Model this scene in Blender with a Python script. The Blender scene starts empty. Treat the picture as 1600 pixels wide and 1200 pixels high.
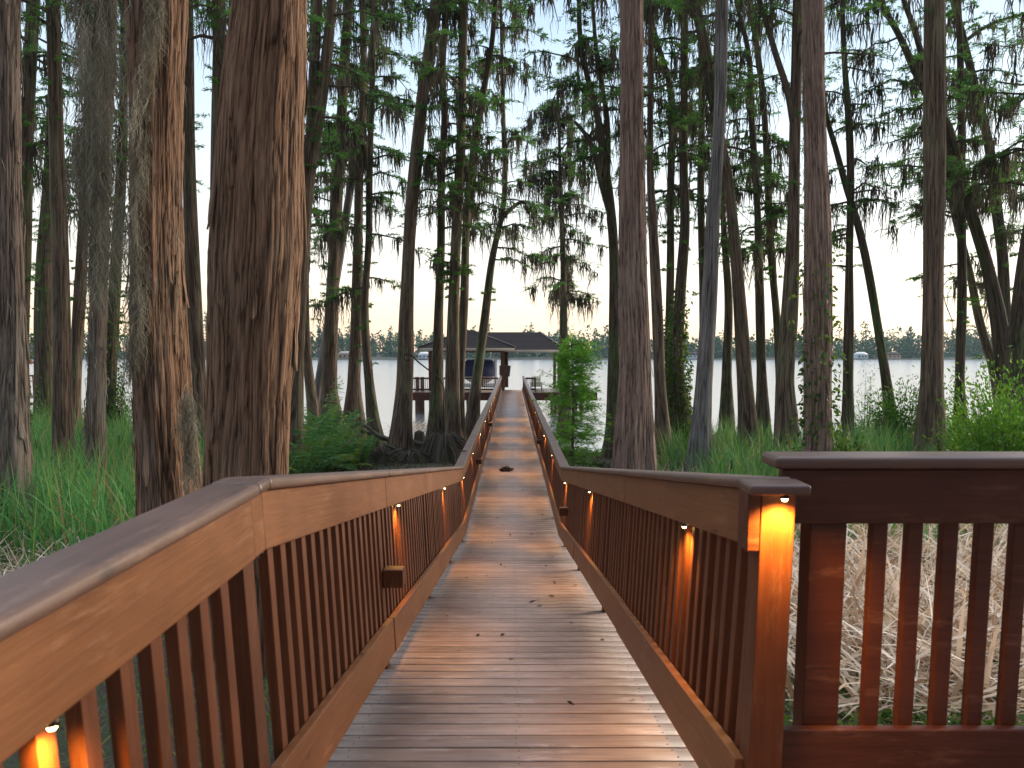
import bpy, bmesh, math, random
import numpy as np
from mathutils import Vector, Matrix, noise

C = bpy.context.scene.collection
RG = np.random.default_rng(11)
random.seed(5)
PI = math.pi
R = math.radians

# ------------------------------------------------------------------ camera
CAM_Z = 4.5                      # lake level is z = 0
PITCH = R(6.0)
FPX, CX, CY = 1200.0, 800.0, 676.0
camd = bpy.data.cameras.new('camera')
cam = bpy.data.objects.new('camera', camd)
C.objects.link(cam)
cam.location = (0, 0, CAM_Z)
cam.rotation_euler = (PI / 2 - PITCH, 0, 0)
camd.sensor_width = 36.0
camd.lens = 27.0
camd.shift_y = 76 / 1600
camd.clip_start = 0.05
camd.clip_end = 3000
camd.dof.use_dof = True
camd.dof.focus_distance = 15
camd.dof.aperture_fstop = 5.0
bpy.context.scene.camera = cam


def P(px, py, d):
    """world point where the view through photo pixel (px, py) meets the plane y = d"""
    u, v = (px - CX) / FPX, (CY - py) / FPX
    cy, sy = math.cos(PITCH), math.sin(PITCH)
    t = d / (cy + v * sy)
    return Vector((u * t, d, CAM_Z + t * (-sy + v * cy)))


def ground_z(x, y):
    ys = [-10, 0, 4, 8, 12, 18, 25, 31, 35, 38, 60, 200]
    dr = [1.8, 1.9, 2.25, 2.95, 3.5, 3.9, 4.15, 4.33, 4.47, 4.8, 6.2, 8.0]
    z = CAM_Z - np.interp(y, ys, dr)
    side = np.clip((np.abs(x) - 6) / 20, 0, 1.2) * np.clip((48 - np.asarray(y)) / 20, 0, 1)
    return z + 0.25 * side


# ------------------------------------------------------------------ helpers
def tag(o, label=None, cat=None, group=None, kind=None):
    if label: o['label'] = label
    if cat: o['category'] = cat
    if group: o['group'] = group
    if kind: o['kind'] = kind
    return o


def empty(name, loc=(0, 0, 0)):
    o = bpy.data.objects.new(name, None)
    o.empty_display_size = 0.2
    o.location = loc
    C.objects.link(o)
    return o


def off(parent):
    v = Vector((0, 0, 0))
    while parent is not None:
        v = v + parent.location
        parent = parent.parent
    return v


class MB:
    """collects polygons in world coordinates and links them as ONE mesh object"""
    def __init__(self):
        self.v, self.f, self.c, self.n, self.m, self.bk = [], [], [], 0, [], []

    def add(self, verts, faces, col=None, mat=0, bk=None):
        verts = np.asarray(verts, dtype=np.float64).reshape(-1, 3)
        faces = [np.asarray(f, dtype=np.int64) for f in ([faces] if isinstance(faces, np.ndarray) else faces)]
        nv = len(verts)
        self.v.append(verts)
        for f in faces:
            if f.ndim == 1: f = f[None, :]
            self.f.append(f + self.n)
            self.m.append(np.full(len(f), mat))
        if col is None: col = np.zeros(nv)
        self.c.append(np.broadcast_to(np.asarray(col, dtype=np.float64), (nv,)))
        self.bk.append(verts if bk is None else np.asarray(bk, dtype=np.float64).reshape(-1, 3))
        self.n += nv

    def hexa(self, p, col=None, mat=0, bk=None):
        """8 corners: 0-3 one end loop, 4-7 the other"""
        self.add(p, [np.array([[3, 2, 1, 0], [4, 5, 6, 7], [0, 1, 5, 4], [1, 2, 6, 5], [2, 3, 7, 6], [3, 0, 4, 7]])], col, mat, bk)

    def box(self, a, b, col=None, mat=0):
        x0, y0, z0 = a; x1, y1, z1 = b
        self.hexa([(x0, y0, z0), (x1, y0, z0), (x1, y1, z0), (x0, y1, z0), (x0, y0, z1), (x1, y0, z1), (x1, y1, z1), (x0, y1, z1)], col, mat)

    def beam(self, p, q, w, h, up=(0, 0, 1), col=None, mat=0):
        p, q, up = Vector(p), Vector(q), Vector(up)
        d = (q - p).normalized()
        s = d.cross(up).normalized()
        u = s.cross(d).normalized()
        out = []
        for e in (p, q):
            for a, b in ((-1, -1), (1, -1), (1, 1), (-1, 1)):
                out.append(e + s * (a * w / 2) + u * (b * h / 2))
        o = [out[0], out[1], out[2], out[3], out[4], out[5], out[6], out[7]]
        self.hexa([tuple(x) for x in o], col, mat)

    def tube(self, pts, rad, sides=8, col=None, mat=0, cap=True, bkscale=None):
        pts = np.asarray([tuple(p) for p in pts], dtype=np.float64)
        rad = np.broadcast_to(np.asarray(rad, dtype=np.float64), (len(pts),))
        t = np.gradient(pts, axis=0)
        t /= np.linalg.norm(t, axis=1)[:, None] + 1e-9
        ref = np.array([0, 1.0, 0]) if abs(t[0][1]) < 0.9 else np.array([1.0, 0, 0])
        a = np.cross(t, ref); a /= np.linalg.norm(a, axis=1)[:, None] + 1e-9
        b = np.cross(t, a)
        th = np.linspace(0, 2 * PI, sides, endpoint=False)
        ring = a[:, None, :] * np.cos(th)[None, :, None] + b[:, None, :] * np.sin(th)[None, :, None]
        v = pts[:, None, :] + ring * rad[:, None, None]
        n, k = len(pts), sides
        i = np.arange(n - 1)[:, None] * k; j = np.arange(k)[None, :]; j2 = (j + 1) % k
        f = np.stack([i + j, i + j2, i + k + j2, i + k + j], -1).reshape(-1, 4)
        fs = [f]
        if cap:
            fs.append(np.arange(k)[::-1][None, :]); fs.append((np.arange(k) + (n - 1) * k)[None, :])
        s = np.concatenate([[0], np.cumsum(np.linalg.norm(np.diff(pts, axis=0), axis=1))])
        rr = np.broadcast_to(rad.max(), (n,))
        bk = np.stack([rr[:, None] * np.cos(th)[None, :], rr[:, None] * np.sin(th)[None, :], np.repeat(s[:, None], k, 1)], -1).reshape(-1, 3)
        self.add(v.reshape(-1, 3), fs, col, mat, bk)

    def build(self, name, mats, parent=None, smooth=False, bevel=0, seg=2, label=None):
        me = bpy.data.meshes.new(name)
        v = np.concatenate(self.v) - np.array(tuple(off(parent)))
        loops = np.concatenate([f.reshape(-1) for f in self.f])
        sizes = np.concatenate([np.full(len(f), f.shape[1]) for f in self.f])
        starts = np.concatenate([[0], np.cumsum(sizes)[:-1]])
        me.vertices.add(len(v)); me.vertices.foreach_set('co', v.astype(np.float32).ravel())
        me.loops.add(len(loops)); me.loops.foreach_set('vertex_index', loops.astype(np.int32))
        me.polygons.add(len(sizes))
        me.polygons.foreach_set('loop_start', starts.astype(np.int32))
        me.polygons.foreach_set('loop_total', sizes.astype(np.int32))
        me.polygons.foreach_set('material_index', np.concatenate(self.m).astype(np.int32))
        if smooth: me.polygons.foreach_set('use_smooth', np.ones(len(sizes), dtype=bool))
        me.update(calc_edges=True)
        at = me.attributes.new('tone', 'FLOAT', 'POINT'); at.data.foreach_set('value', np.concatenate(self.c).astype(np.float32))
        at = me.attributes.new('bk', 'FLOAT_VECTOR', 'POINT'); at.data.foreach_set('vector', np.concatenate(self.bk).astype(np.float32).ravel())
        for m in (mats if isinstance(mats, (list, tuple)) else [mats]): me.materials.append(m)
        o = bpy.data.objects.new(name, me)
        if parent is not None: o.parent = parent
        C.objects.link(o)
        if bevel:
            bm = o.modifiers.new('bevel', 'BEVEL'); bm.width = bevel; bm.segments = seg; bm.limit_method = 'ANGLE'; bm.angle_limit = R(40)
            o.modifiers.new('wn', 'WEIGHTED_NORMAL')
            me.polygons.foreach_set('use_smooth', np.ones(len(sizes), dtype=bool))
        if label: o['label'] = label
        return o


# ------------------------------------------------------------------ materials
def newmat(name):
    m = bpy.data.materials.new(name); m.use_nodes = True
    nt = m.node_tree
    return m, nt, nt.nodes['Principled BSDF'], nt.nodes['Material Output']


def N(nt, t, **kw):
    n = nt.nodes.new(t)
    for k, v in kw.items():
        if k.startswith('i_'):
            n.inputs[k[2:].replace('_', ' ')].default_value = v
        else:
            setattr(n, k, v)
    return n


def ramp(nt, stops, fac=None):
    n = nt.nodes.new('ShaderNodeValToRGB')
    e = n.color_ramp.elements
    while len(e) > 1: e.remove(e[-1])
    for i, (p, c) in enumerate(stops):
        el = e[0] if i == 0 else e.new(p)
        el.position = p
        el.color = (*c, 1) if len(c) == 3 else c
    if fac is not None: nt.links.new(fac, n.inputs[0])
    return n


def plain(name, col, rough=0.5, metal=0.0, var=0.15, scale=6.0):
    m, nt, p, o = newmat(name)
    tc = N(nt, 'ShaderNodeTexCoord')
    n = N(nt, 'ShaderNodeTexNoise', i_Scale=scale, i_Detail=6.0, i_Roughness=0.65)
    nt.links.new(tc.outputs['Object'], n.inputs['Vector'])
    r = ramp(nt, [(0.25, tuple(c * (1 - var) for c in col)), (0.75, tuple(min(1, c * (1 + var)) for c in col))], n.outputs['Fac'])
    nt.links.new(r.outputs[0], p.inputs['Base Color'])
    p.inputs['Roughness'].default_value = rough
    p.inputs['Metallic'].default_value = metal
    b = N(nt, 'ShaderNodeBump', i_Strength=0.15, i_Distance=0.01)
    nt.links.new(n.outputs['Fac'], b.inputs['Height']); nt.links.new(b.outputs[0], p.inputs['Normal'])
    return m


def wood(name, c1, c2, rough=0.45, axis=1, wear=None, wear_amt=0.3, tone_var=0.25, fine=60.0, bump=0.25):
    """painted / stained timber: long grain along one axis, blotches, per-board tone, scuffs"""
    m, nt, p, o = newmat(name)
    L = nt.links
    tc = N(nt, 'ShaderNodeAttribute', attribute_name='bk')
    sc = [fine, fine, fine]; sc[axis] = fine * 0.04
    mp = N(nt, 'ShaderNodeMapping'); mp.inputs['Scale'].default_value = sc
    L.new(tc.outputs['Vector'], mp.inputs['Vector'])
    geo = N(nt, 'ShaderNodeNewGeometry')
    add = N(nt, 'ShaderNodeVectorMath', operation='ADD')
    rnd = N(nt, 'ShaderNodeMath', operation='MULTIPLY'); rnd.inputs[1].default_value = 37.0
    L.new(geo.outputs['Random Per Island'], rnd.inputs[0])
    L.new(mp.outputs[0], add.inputs[0]); L.new(rnd.outputs[0], add.inputs[1])
    g = N(nt, 'ShaderNodeTexNoise', i_Scale=1.0, i_Detail=5.0, i_Roughness=0.6, i_Distortion=0.4)
    L.new(add.outputs[0], g.inputs['Vector'])
    bl = N(nt, 'ShaderNodeTexNoise', i_Scale=2.3, i_Detail=7.0, i_Roughness=0.62)
    L.new(tc.outputs['Vector'], bl.inputs['Vector'])
    r = ramp(nt, [(0.3, c1), (0.7, c2)], g.outputs['Fac'])
    # blotches of thin and thick stain
    hsv = N(nt, 'ShaderNodeHueSaturation')
    L.new(r.outputs[0], hsv.inputs['Color'])
    v1 = N(nt, 'ShaderNodeMapRange'); v1.inputs['From Min'].default_value = 0.3; v1.inputs['From Max'].default_value = 0.7
    v1.inputs['To Min'].default_value = 0.8; v1.inputs['To Max'].default_value = 1.2
    L.new(bl.outputs['Fac'], v1.inputs['Value'])
    v2 = N(nt, 'ShaderNodeMapRange'); v2.inputs['To Min'].default_value = 1 - tone_var; v2.inputs['To Max'].default_value = 1 + tone_var
    L.new(geo.outputs['Random Per Island'], v2.inputs['Value'])
    mu = N(nt, 'ShaderNodeMath', operation='MULTIPLY'); L.new(v1.outputs[0], mu.inputs[0]); L.new(v2.outputs[0], mu.inputs[1])
    L.new(mu.outputs[0], hsv.inputs['Value'])
    col = hsv.outputs[0]
    if wear is not None:
        ws = N(nt, 'ShaderNodeTexNoise', i_Scale=1.0, i_Detail=8.0, i_Roughness=0.75)
        mp2 = N(nt, 'ShaderNodeMapping'); s2 = [14, 14, 14]; s2[axis] = 3.0; mp2.inputs['Scale'].default_value = s2
        L.new(tc.outputs['Vector'], mp2.inputs['Vector']); L.new(mp2.outputs[0], ws.inputs['Vector'])
        wr = ramp(nt, [(0.56, (0, 0, 0)), (0.74, (wear_amt,) * 3)], ws.outputs['Fac'])
        mx = N(nt, 'ShaderNodeMix', data_type='RGBA')
        L.new(wr.outputs[0], mx.inputs['Factor']); L.new(col, mx.inputs['A']); mx.inputs['B'].default_value = (*wear, 1)
        col = mx.outputs['Result']
    # dark knots
    vo = N(nt, 'ShaderNodeTexVoronoi', i_Scale=1.0); mp3 = N(nt, 'ShaderNodeMapping')
    s3 = [7, 7, 7]; s3[axis] = 2.2; mp3.inputs['Scale'].default_value = s3
    L.new(tc.outputs['Vector'], mp3.inputs['Vector']); L.new(mp3.outputs[0], vo.inputs['Vector'])
    kr = ramp(nt, [(0.03, (0.45,) * 3), (0.09, (1,) * 3)], vo.outputs['Distance'])
    mk = N(nt, 'ShaderNodeMix', data_type='RGBA', blend_type='MULTIPLY'); mk.inputs['Factor'].default_value = 1
    L.new(col, mk.inputs['A']); L.new(kr.outputs[0], mk.inputs['B'])
    L.new(mk.outputs['Result'], p.inputs['Base Color'])
    rr = N(nt, 'ShaderNodeMapRange'); rr.inputs['To Min'].default_value = rough - 0.12; rr.inputs['To Max'].default_value = rough + 0.18
    L.new(bl.outputs['Fac'], rr.inputs['Value']); L.new(rr.outputs[0], p.inputs['Roughness'])
    p.inputs['Specular IOR Level'].default_value = 0.5 if ('deck' in name or 'cap' in name) else 0.28
    b = N(nt, 'ShaderNodeBump', i_Strength=bump, i_Distance=0.004)
    L.new(g.outputs['Fac'], b.inputs['Height']); L.new(b.outputs[0], p.inputs['Normal'])
    return m


def bark(name, dark, light, moss=(0.09, 0.095, 0.06), moss_amt=0.35, scale=9.0, depth=0.03, disp=False, ring=0.0):
    """stringy cypress bark: long vertical fissures following the trunk (attribute bk = across, across, along)"""
    m, nt, p, o = newmat(name)
    L = nt.links
    at = N(nt, 'ShaderNodeAttribute', attribute_name='bk')
    mp = N(nt, 'ShaderNodeMapping'); mp.inputs['Scale'].default_value = (scale, scale, scale * 0.036)
    L.new(at.outputs['Vector'], mp.inputs['Vector'])
    oi = N(nt, 'ShaderNodeObjectInfo')
    om = N(nt, 'ShaderNodeMath', operation='MULTIPLY'); om.inputs[1].default_value = 50
    L.new(oi.outputs['Random'], om.inputs[0])
    ad = N(nt, 'ShaderNodeVectorMath', operation='ADD'); L.new(mp.outputs[0], ad.inputs[0]); L.new(om.outputs[0], ad.inputs[1])
    def ridge(scale_, detail, w0, w1, seed):
        q = N(nt, 'ShaderNodeVectorMath', operation='ADD'); q.inputs[1].default_value = (seed, seed * 2, seed * 3); L.new(ad.outputs[0], q.inputs[0])
        n = N(nt, 'ShaderNodeTexNoise', i_Scale=scale_, i_Detail=detail, i_Roughness=0.55, i_Distortion=0.25); L.new(q.outputs[0], n.inputs['Vector'])
        a = N(nt, 'ShaderNodeMath', operation='SUBTRACT'); L.new(n.outputs['Fac'], a.inputs[0]); a.inputs[1].default_value = 0.5
        b_ = N(nt, 'ShaderNodeMath', operation='ABSOLUTE'); L.new(a.outputs[0], b_.inputs[0])
        return ramp(nt, [(0.0, (0, 0, 0)), (w0, (0.6,) * 3), (w1, (1, 1, 1))], b_.outputs[0]).outputs[0]
    ra = ridge(0.9, 2.0, 0.035, 0.16, 0.0); rb = ridge(2.1, 3.0, 0.04, 0.15, 5.0)
    n1 = N(nt, 'ShaderNodeTexNoise', i_Scale=4.5, i_Detail=8.0, i_Roughness=0.72); L.new(ad.outputs[0], n1.inputs['Vector'])
    h = N(nt, 'ShaderNodeMath', operation='MULTIPLY_ADD'); L.new(ra, h.inputs[0]); h.inputs[1].default_value = 0.42
    h1 = N(nt, 'ShaderNodeMath', operation='MULTIPLY'); L.new(rb, h1.inputs[0]); h1.inputs[1].default_value = 0.26; L.new(h1.outputs[0], h.inputs[2])
    h2 = N(nt, 'ShaderNodeMath', operation='MULTIPLY_ADD'); L.new(n1.outputs['Fac'], h2.inputs[0]); h2.inputs[1].default_value = 0.36; L.new(h.outputs[0], h2.inputs[2])
    cm = ramp(nt, [(0.20, tuple(c * 0.36 for c in dark)), (0.44, dark), (0.78, light), (0.97, tuple(min(1, c * 1.35) for c in light))], h2.outputs[0])
    # broad patches: grey lichen and rusty, freshly shed strips
    tc = N(nt, 'ShaderNodeTexCoord')
    big = N(nt, 'ShaderNodeTexNoise', i_Scale=0.9, i_Detail=6.0, i_Roughness=0.6)
    bmpg = N(nt, 'ShaderNodeMapping'); bmpg.inputs['Scale'].default_value = (3, 3, 0.6)
    L.new(at.outputs['Vector'], bmpg.inputs['Vector'])
    bad = N(nt, 'ShaderNodeVectorMath', operation='ADD'); L.new(bmpg.outputs[0], bad.inputs[0]); L.new(om.outputs[0], bad.inputs[1])
    L.new(bad.outputs[0], big.inputs['Vector'])
    br = ramp(nt, [(0.48, (0, 0, 0)), (0.66, (moss_amt,) * 3)], big.outputs['Fac'])
    mx = N(nt, 'ShaderNodeMix', data_type='RGBA'); L.new(br.outputs[0], mx.inputs['Factor']); L.new(cm.outputs[0], mx.inputs['A'])
    mm = N(nt, 'ShaderNodeMix', data_type='RGBA', blend_type='MULTIPLY'); mm.inputs['Factor'].default_value = 1
    mm.inputs['A'].default_value = (*moss, 1)
    mr = ramp(nt, [(0.2, (0.35,) * 3), (0.8, (1.6,) * 3)], h2.outputs[0]); L.new(mr.outputs[0], mm.inputs['B'])
    L.new(mm.outputs['Result'], mx.inputs['B'])
    L.new(mx.outputs['Result'], p.inputs['Base Color'])
    p.inputs['Roughness'].default_value = 0.9
    p.inputs['Specular IOR Level'].default_value = 0.2
    if disp:
        d = N(nt, 'ShaderNodeDisplacement', i_Midlevel=0.85, i_Scale=depth)
        L.new(h2.outputs[0], d.inputs['Height']); L.new(d.outputs[0], o.inputs['Displacement'])
        m.displacement_method = 'BOTH'
    else:
        b = N(nt, 'ShaderNodeBump', i_Strength=0.9, i_Distance=depth)
        L.new(h2.outputs[0], b.inputs['Height']); L.new(b.outputs[0], p.inputs['Normal'])
    return m


def leaf(name, stops, trans=0.45, rough=0.55):
    m, nt, p, o = newmat(name)
    L = nt.links
    at = N(nt, 'ShaderNodeAttribute', attribute_name='tone')
    r = ramp(nt, stops, at.outputs['Fac'])
    L.new(r.outputs[0], p.inputs['Base Color'])
    p.inputs['Roughness'].default_value = rough
    p.inputs['Specular IOR Level'].default_value = 0.3
    t = N(nt, 'ShaderNodeBsdfTranslucent')
    hs = N(nt, 'ShaderNodeHueSaturation', i_Saturation=1.15, i_Value=1.3); hs.inputs['Hue'].default_value = 0.485
    L.new(r.outputs[0], hs.inputs['Color']); L.new(hs.outputs[0], t.inputs['Color'])
    mx = N(nt, 'ShaderNodeMixShader'); mx.inputs[0].default_value = trans
    L.new(p.outputs[0], mx.inputs[1]); L.new(t.outputs[0], mx.inputs[2]); L.new(mx.outputs[0], o.inputs['Surface'])
    return m


M = {}
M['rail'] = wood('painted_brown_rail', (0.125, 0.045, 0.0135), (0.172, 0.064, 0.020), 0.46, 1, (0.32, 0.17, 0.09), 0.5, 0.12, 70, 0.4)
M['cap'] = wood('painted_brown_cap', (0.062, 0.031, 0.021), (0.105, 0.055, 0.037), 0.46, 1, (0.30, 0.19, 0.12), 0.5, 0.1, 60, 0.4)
M['railx'] = wood('painted_brown_cross_rail', (0.048, 0.0125, 0.006), (0.074, 0.021, 0.010), 0.44, 0, (0.30, 0.16, 0.10), 0.35, 0.1, 60, 0.35)  # darker copy of the rail brown; shade of camera-facing sides in its colour
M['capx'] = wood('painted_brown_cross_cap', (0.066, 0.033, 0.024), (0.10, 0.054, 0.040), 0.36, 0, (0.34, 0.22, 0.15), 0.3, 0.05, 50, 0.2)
M['post'] = wood('painted_brown_post', (0.072, 0.021, 0.0065), (0.110, 0.034, 0.011), 0.5, 2, (0.28, 0.15, 0.09), 0.35, 0.12, 60, 0.25)  # tone lowered below the rail brown to carry shade on the balusters
M['deck'] = wood('stained_deck_planks', (0.185, 0.128, 0.102), (0.315, 0.228, 0.188), 0.46, 0, (0.52, 0.43, 0.39), 0.8, 0.2, 70, 0.5)
M['deck2'] = wood('newer_deck_planks', (0.22, 0.125, 0.08), (0.28, 0.165, 0.11), 0.42, 0, (0.42, 0.34, 0.30), 0.4, 0.15, 70, 0.3)
M['pile'] = wood('weathered_piling', (0.06, 0.035, 0.025), (0.10, 0.06, 0.045), 0.75, 2, None, 0, 0.1, 30, 0.4)
M['nail'] = plain('nail_head', (0.05, 0.045, 0.042), 0.5, 0.6)
M['lampbody'] = plain('lamp_body', (0.03, 0.022, 0.018), 0.4, 0.6)
M['bark_rust'] = bark('bark_rust', (0.10, 0.055, 0.032), (0.24, 0.142, 0.085), (0.20, 0.155, 0.11), 0.35, 27, 0.030, True)
M['bark_shag'] = bark('bark_shag', (0.10, 0.054, 0.032), (0.26, 0.155, 0.095), (0.22, 0.19, 0.15), 0.5, 26, 0.030, True)
M['bark_grey'] = bark('bark_grey', (0.10, 0.075, 0.056), (0.25, 0.185, 0.14), (0.20, 0.185, 0.155), 0.5, 20, 0.030, True)
M['bark_red'] = bark('bark_red', (0.13, 0.085, 0.063), (0.31, 0.215, 0.165), (0.26, 0.215, 0.18), 0.35, 23, 0.026, True)
M['bark_brown'] = bark('bark_brown', (0.075, 0.050, 0.034), (0.215, 0.15, 0.105), (0.15, 0.15, 0.085), 0.6, 15, 0.05)
M['bark_dark'] = bark('bark_dark', (0.05, 0.037, 0.026), (0.155, 0.112, 0.08), (0.085, 0.13, 0.045), 0.65, 15, 0.05)
M['bark_blue'] = bark('bark_silver', (0.10, 0.090, 0.083), (0.24, 0.22, 0.205), (0.17, 0.165, 0.15), 0.6, 13, 0.05)
M['bark_root'] = bark('bark_root', (0.045, 0.038, 0.03), (0.14, 0.115, 0.09), (0.08, 0.10, 0.05), 0.5, 10, 0.05)
M['needle'] = leaf('cypress_needles', [(0, (0.028, 0.085, 0.020)), (0.5, (0.062, 0.165, 0.038)), (1, (0.13, 0.26, 0.06))], 0.5)
M['needle_bright'] = leaf('young_cypress_needles', [(0, (0.07, 0.21, 0.03)), (0.5, (0.13, 0.34, 0.05)), (1, (0.24, 0.46, 0.09))], 0.5)
M['broad'] = leaf('broad_leaves', [(0, (0.018, 0.05, 0.012)), (0.5, (0.045, 0.11, 0.022)), (1, (0.11, 0.17, 0.03))])
M['bush'] = leaf('shrub_leaves', [(0, (0.04, 0.12, 0.02)), (0.5, (0.09, 0.22, 0.035)), (1, (0.18, 0.30, 0.05))], 0.45)
M['fern'] = leaf('fern_fronds', [(0, (0.03, 0.11, 0.03)), (0.5, (0.07, 0.20, 0.05)), (1, (0.19, 0.24, 0.04))], 0.4)
M['cattail'] = leaf('cattail_blades', [(0, (0.045, 0.14, 0.045)), (0.45, (0.10, 0.28, 0.08)), (0.8, (0.22, 0.38, 0.10)), (0.93, (0.30, 0.22, 0.09)), (1, (0.40, 0.29, 0.15))], 0.35, 0.5)
M['dead'] = leaf('dead_reed_blades', [(0, (0.26, 0.16, 0.085)), (0.5, (0.56, 0.43, 0.29)), (1, (0.78, 0.68, 0.55))], 0.2, 0.7)
M['grass'] = leaf('grass_blades', [(0, (0.04, 0.10, 0.02)), (0.6, (0.10, 0.19, 0.035)), (1, (0.27, 0.27, 0.09))], 0.4)
M['scruff'] = leaf('dead_undergrowth', [(0, (0.03, 0.022, 0.015)), (0.4, (0.09, 0.062, 0.04)), (0.6, (0.05, 0.10, 0.03)), (0.85, (0.16, 0.12, 0.075)), (1, (0.25, 0.19, 0.13))], 0.3, 0.8)
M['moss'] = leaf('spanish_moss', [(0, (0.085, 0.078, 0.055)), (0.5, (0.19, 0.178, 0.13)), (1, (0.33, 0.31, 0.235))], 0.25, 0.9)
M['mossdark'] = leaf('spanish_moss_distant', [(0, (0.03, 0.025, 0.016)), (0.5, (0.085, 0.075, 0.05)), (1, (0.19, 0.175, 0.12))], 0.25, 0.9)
M['far'] = leaf('distant_foliage', [(0, (0.016, 0.050, 0.030)), (0.5, (0.032, 0.095, 0.050)), (1, (0.07, 0.155, 0.06))], 0.2, 0.8)
M['shingle'] = plain('roof_shingle', (0.030, 0.021, 0.020), 0.85, 0, 0.45, 9)
M['cream'] = plain('pale_fascia', (0.33, 0.28, 0.22), 0.5)
M['whitep'] = plain('white_paint', (0.72, 0.70, 0.68), 0.4, 0, 0.05)
M['canvas'] = plain('blue_boat_canvas', (0.018, 0.030, 0.11), 0.75, 0, 0.3, 3)
M['alu'] = plain('brushed_aluminium', (0.55, 0.55, 0.55), 0.35, 0.8)
M['iron'] = plain('black_iron', (0.012, 0.012, 0.012), 0.5, 0.3)
M['boxm'] = plain('brown_box_wood', (0.055, 0.032, 0.026), 0.6)
M['chairp'] = plain('painted_chair', (0.26, 0.29, 0.20), 0.5)
M['tan'] = plain('tan_wall', (0.40, 0.27, 0.19), 0.7)
M['paleblue'] = plain('pale_blue_wall', (0.42, 0.50, 0.56), 0.7)
M['redm'] = plain('red_hull', (0.45, 0.05, 0.03), 0.4)
M['glass'] = plain('dark_glass', (0.02, 0.025, 0.03), 0.08)
M['litter'] = plain('leaf_litter', (0.035, 0.026, 0.02), 0.9, 0, 0.5, 30)

# warm lens of the rail lamps: they are lit in the photo
lm, nt, p, o = newmat('lamp_lens')
p.inputs['Base Color'].default_value = (1, 0.6, 0.2, 1)
p.inputs['Emission Color'].default_value = (1, 0.62, 0.22, 1); p.inputs['Emission Strength'].default_value = 14
M['lens'] = lm

# ground
gm, nt, p, o = newmat('swamp_ground')
L = nt.links
tc = N(nt, 'ShaderNodeTexCoord')
n1 = N(nt, 'ShaderNodeTexNoise', i_Scale=0.6, i_Detail=8.0, i_Roughness=0.65); L.new(tc.outputs['Object'], n1.inputs['Vector'])
n2 = N(nt, 'ShaderNodeTexNoise', i_Scale=14.0, i_Detail=8.0, i_Roughness=0.7); L.new(tc.outputs['Object'], n2.inputs['Vector'])
r1 = ramp(nt, [(0.3, (0.02, 0.015, 0.01)), (0.55, (0.055, 0.042, 0.03)), (0.8, (0.13, 0.105, 0.075))], n2.outputs['Fac'])
r2 = ramp(nt, [(0.45, (0, 0, 0)), (0.6, (0.8,) * 3)], n1.outputs['Fac'])
mx = N(nt, 'ShaderNodeMix', data_type='RGBA'); L.new(r2.outputs[0], mx.inputs['Factor']); L.new(r1.outputs[0], mx.inputs['A']); mx.inputs['B'].default_value = (0.03, 0.05, 0.015, 1)
L.new(mx.outputs['Result'], p.inputs['Base Color']); p.inputs['Roughness'].default_value = 0.9
b = N(nt, 'ShaderNodeBump', i_Strength=0.8, i_Distance=0.08); L.new(n2.outputs['Fac'], b.inputs['Height']); L.new(b.outputs[0], p.inputs['Normal'])
M['ground'] = gm

# water
wm, nt, p, o = newmat('lake_water')
L = nt.links
tc = N(nt, 'ShaderNodeTexCoord')
mp = N(nt, 'ShaderNodeMapping'); mp.inputs['Scale'].default_value = (0.55, 1.3, 1)
L.new(tc.outputs['Object'], mp.inputs['Vector'])
n1 = N(nt, 'ShaderNodeTexNoise', i_Scale=1.4, i_Detail=5.0, i_Roughness=0.6, i_Distortion=0.3); L.new(mp.outputs[0], n1.inputs['Vector'])
n2 = N(nt, 'ShaderNodeTexNoise', i_Scale=0.25, i_Detail=3.0); L.new(mp.outputs[0], n2.inputs['Vector'])
ma = N(nt, 'ShaderNodeMath', operation='MULTIPLY_ADD'); ma.inputs[1].default_value = 1.6; L.new(n2.outputs['Fac'], ma.inputs[0]); L.new(n1.outputs['Fac'], ma.inputs[2])
b = N(nt, 'ShaderNodeBump', i_Strength=0.12, i_Distance=0.10); L.new(ma.outputs[0], b.inputs['Height']); L.new(b.outputs[0], p.inputs['Normal'])
p.inputs['Base Color'].default_value = (0.10, 0.105, 0.11, 1); p.inputs['Roughness'].default_value = 0.20; p.inputs['IOR'].default_value = 8.0
M['water'] = wm

# ------------------------------------------------------------------ setting
xs = np.concatenate([np.linspace(-400, -45, 12), np.linspace(-40, 40, 90), np.linspace(45, 400, 12)])
ys = np.concatenate([np.linspace(-60, -6, 8), np.linspace(-5, 62, 80), np.linspace(70, 300, 6)])
X, Y = np.meshgrid(xs, ys)
Z = ground_z(X, Y)
bump = np.array([noise.noise(Vector((x * 0.45, y * 0.45, 3.1))) * 0.14 + noise.noise(Vector((x * 1.5, y * 1.5, 7.7))) * 0.05 for x, y in zip(X.ravel(), Y.ravel())]).reshape(X.shape)
Z = Z + bump * (np.abs(X) < 44)
g = MB()
nx, ny = len(xs), len(ys)
i = np.arange(ny - 1)[:, None] * nx; j = np.arange(nx - 1)[None, :]
g.add(np.stack([X, Y, Z], -1).reshape(-1, 3), np.stack([i + j, i + j + 1, i + nx + j + 1, i + nx + j], -1).reshape(-1, 4))
tag(g.build('ground', M['ground'], smooth=True), 'dark muddy shore ground under the trees and reeds', None, None, 'structure')
g = MB()
g.add([(-1500, 20, 0), (1500, 20, 0), (1500, 1500, 0), (-1500, 1500, 0)], np.array([[0, 1, 2, 3]]))
tag(g.build('water', M['water']), 'pale rippled lake reflecting the evening sky', None, None, 'structure')
g = MB()
xs2 = np.linspace(-900, 900, 91); ys2 = np.array([446, 452, 470, 560, 900, 1400.0])
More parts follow.
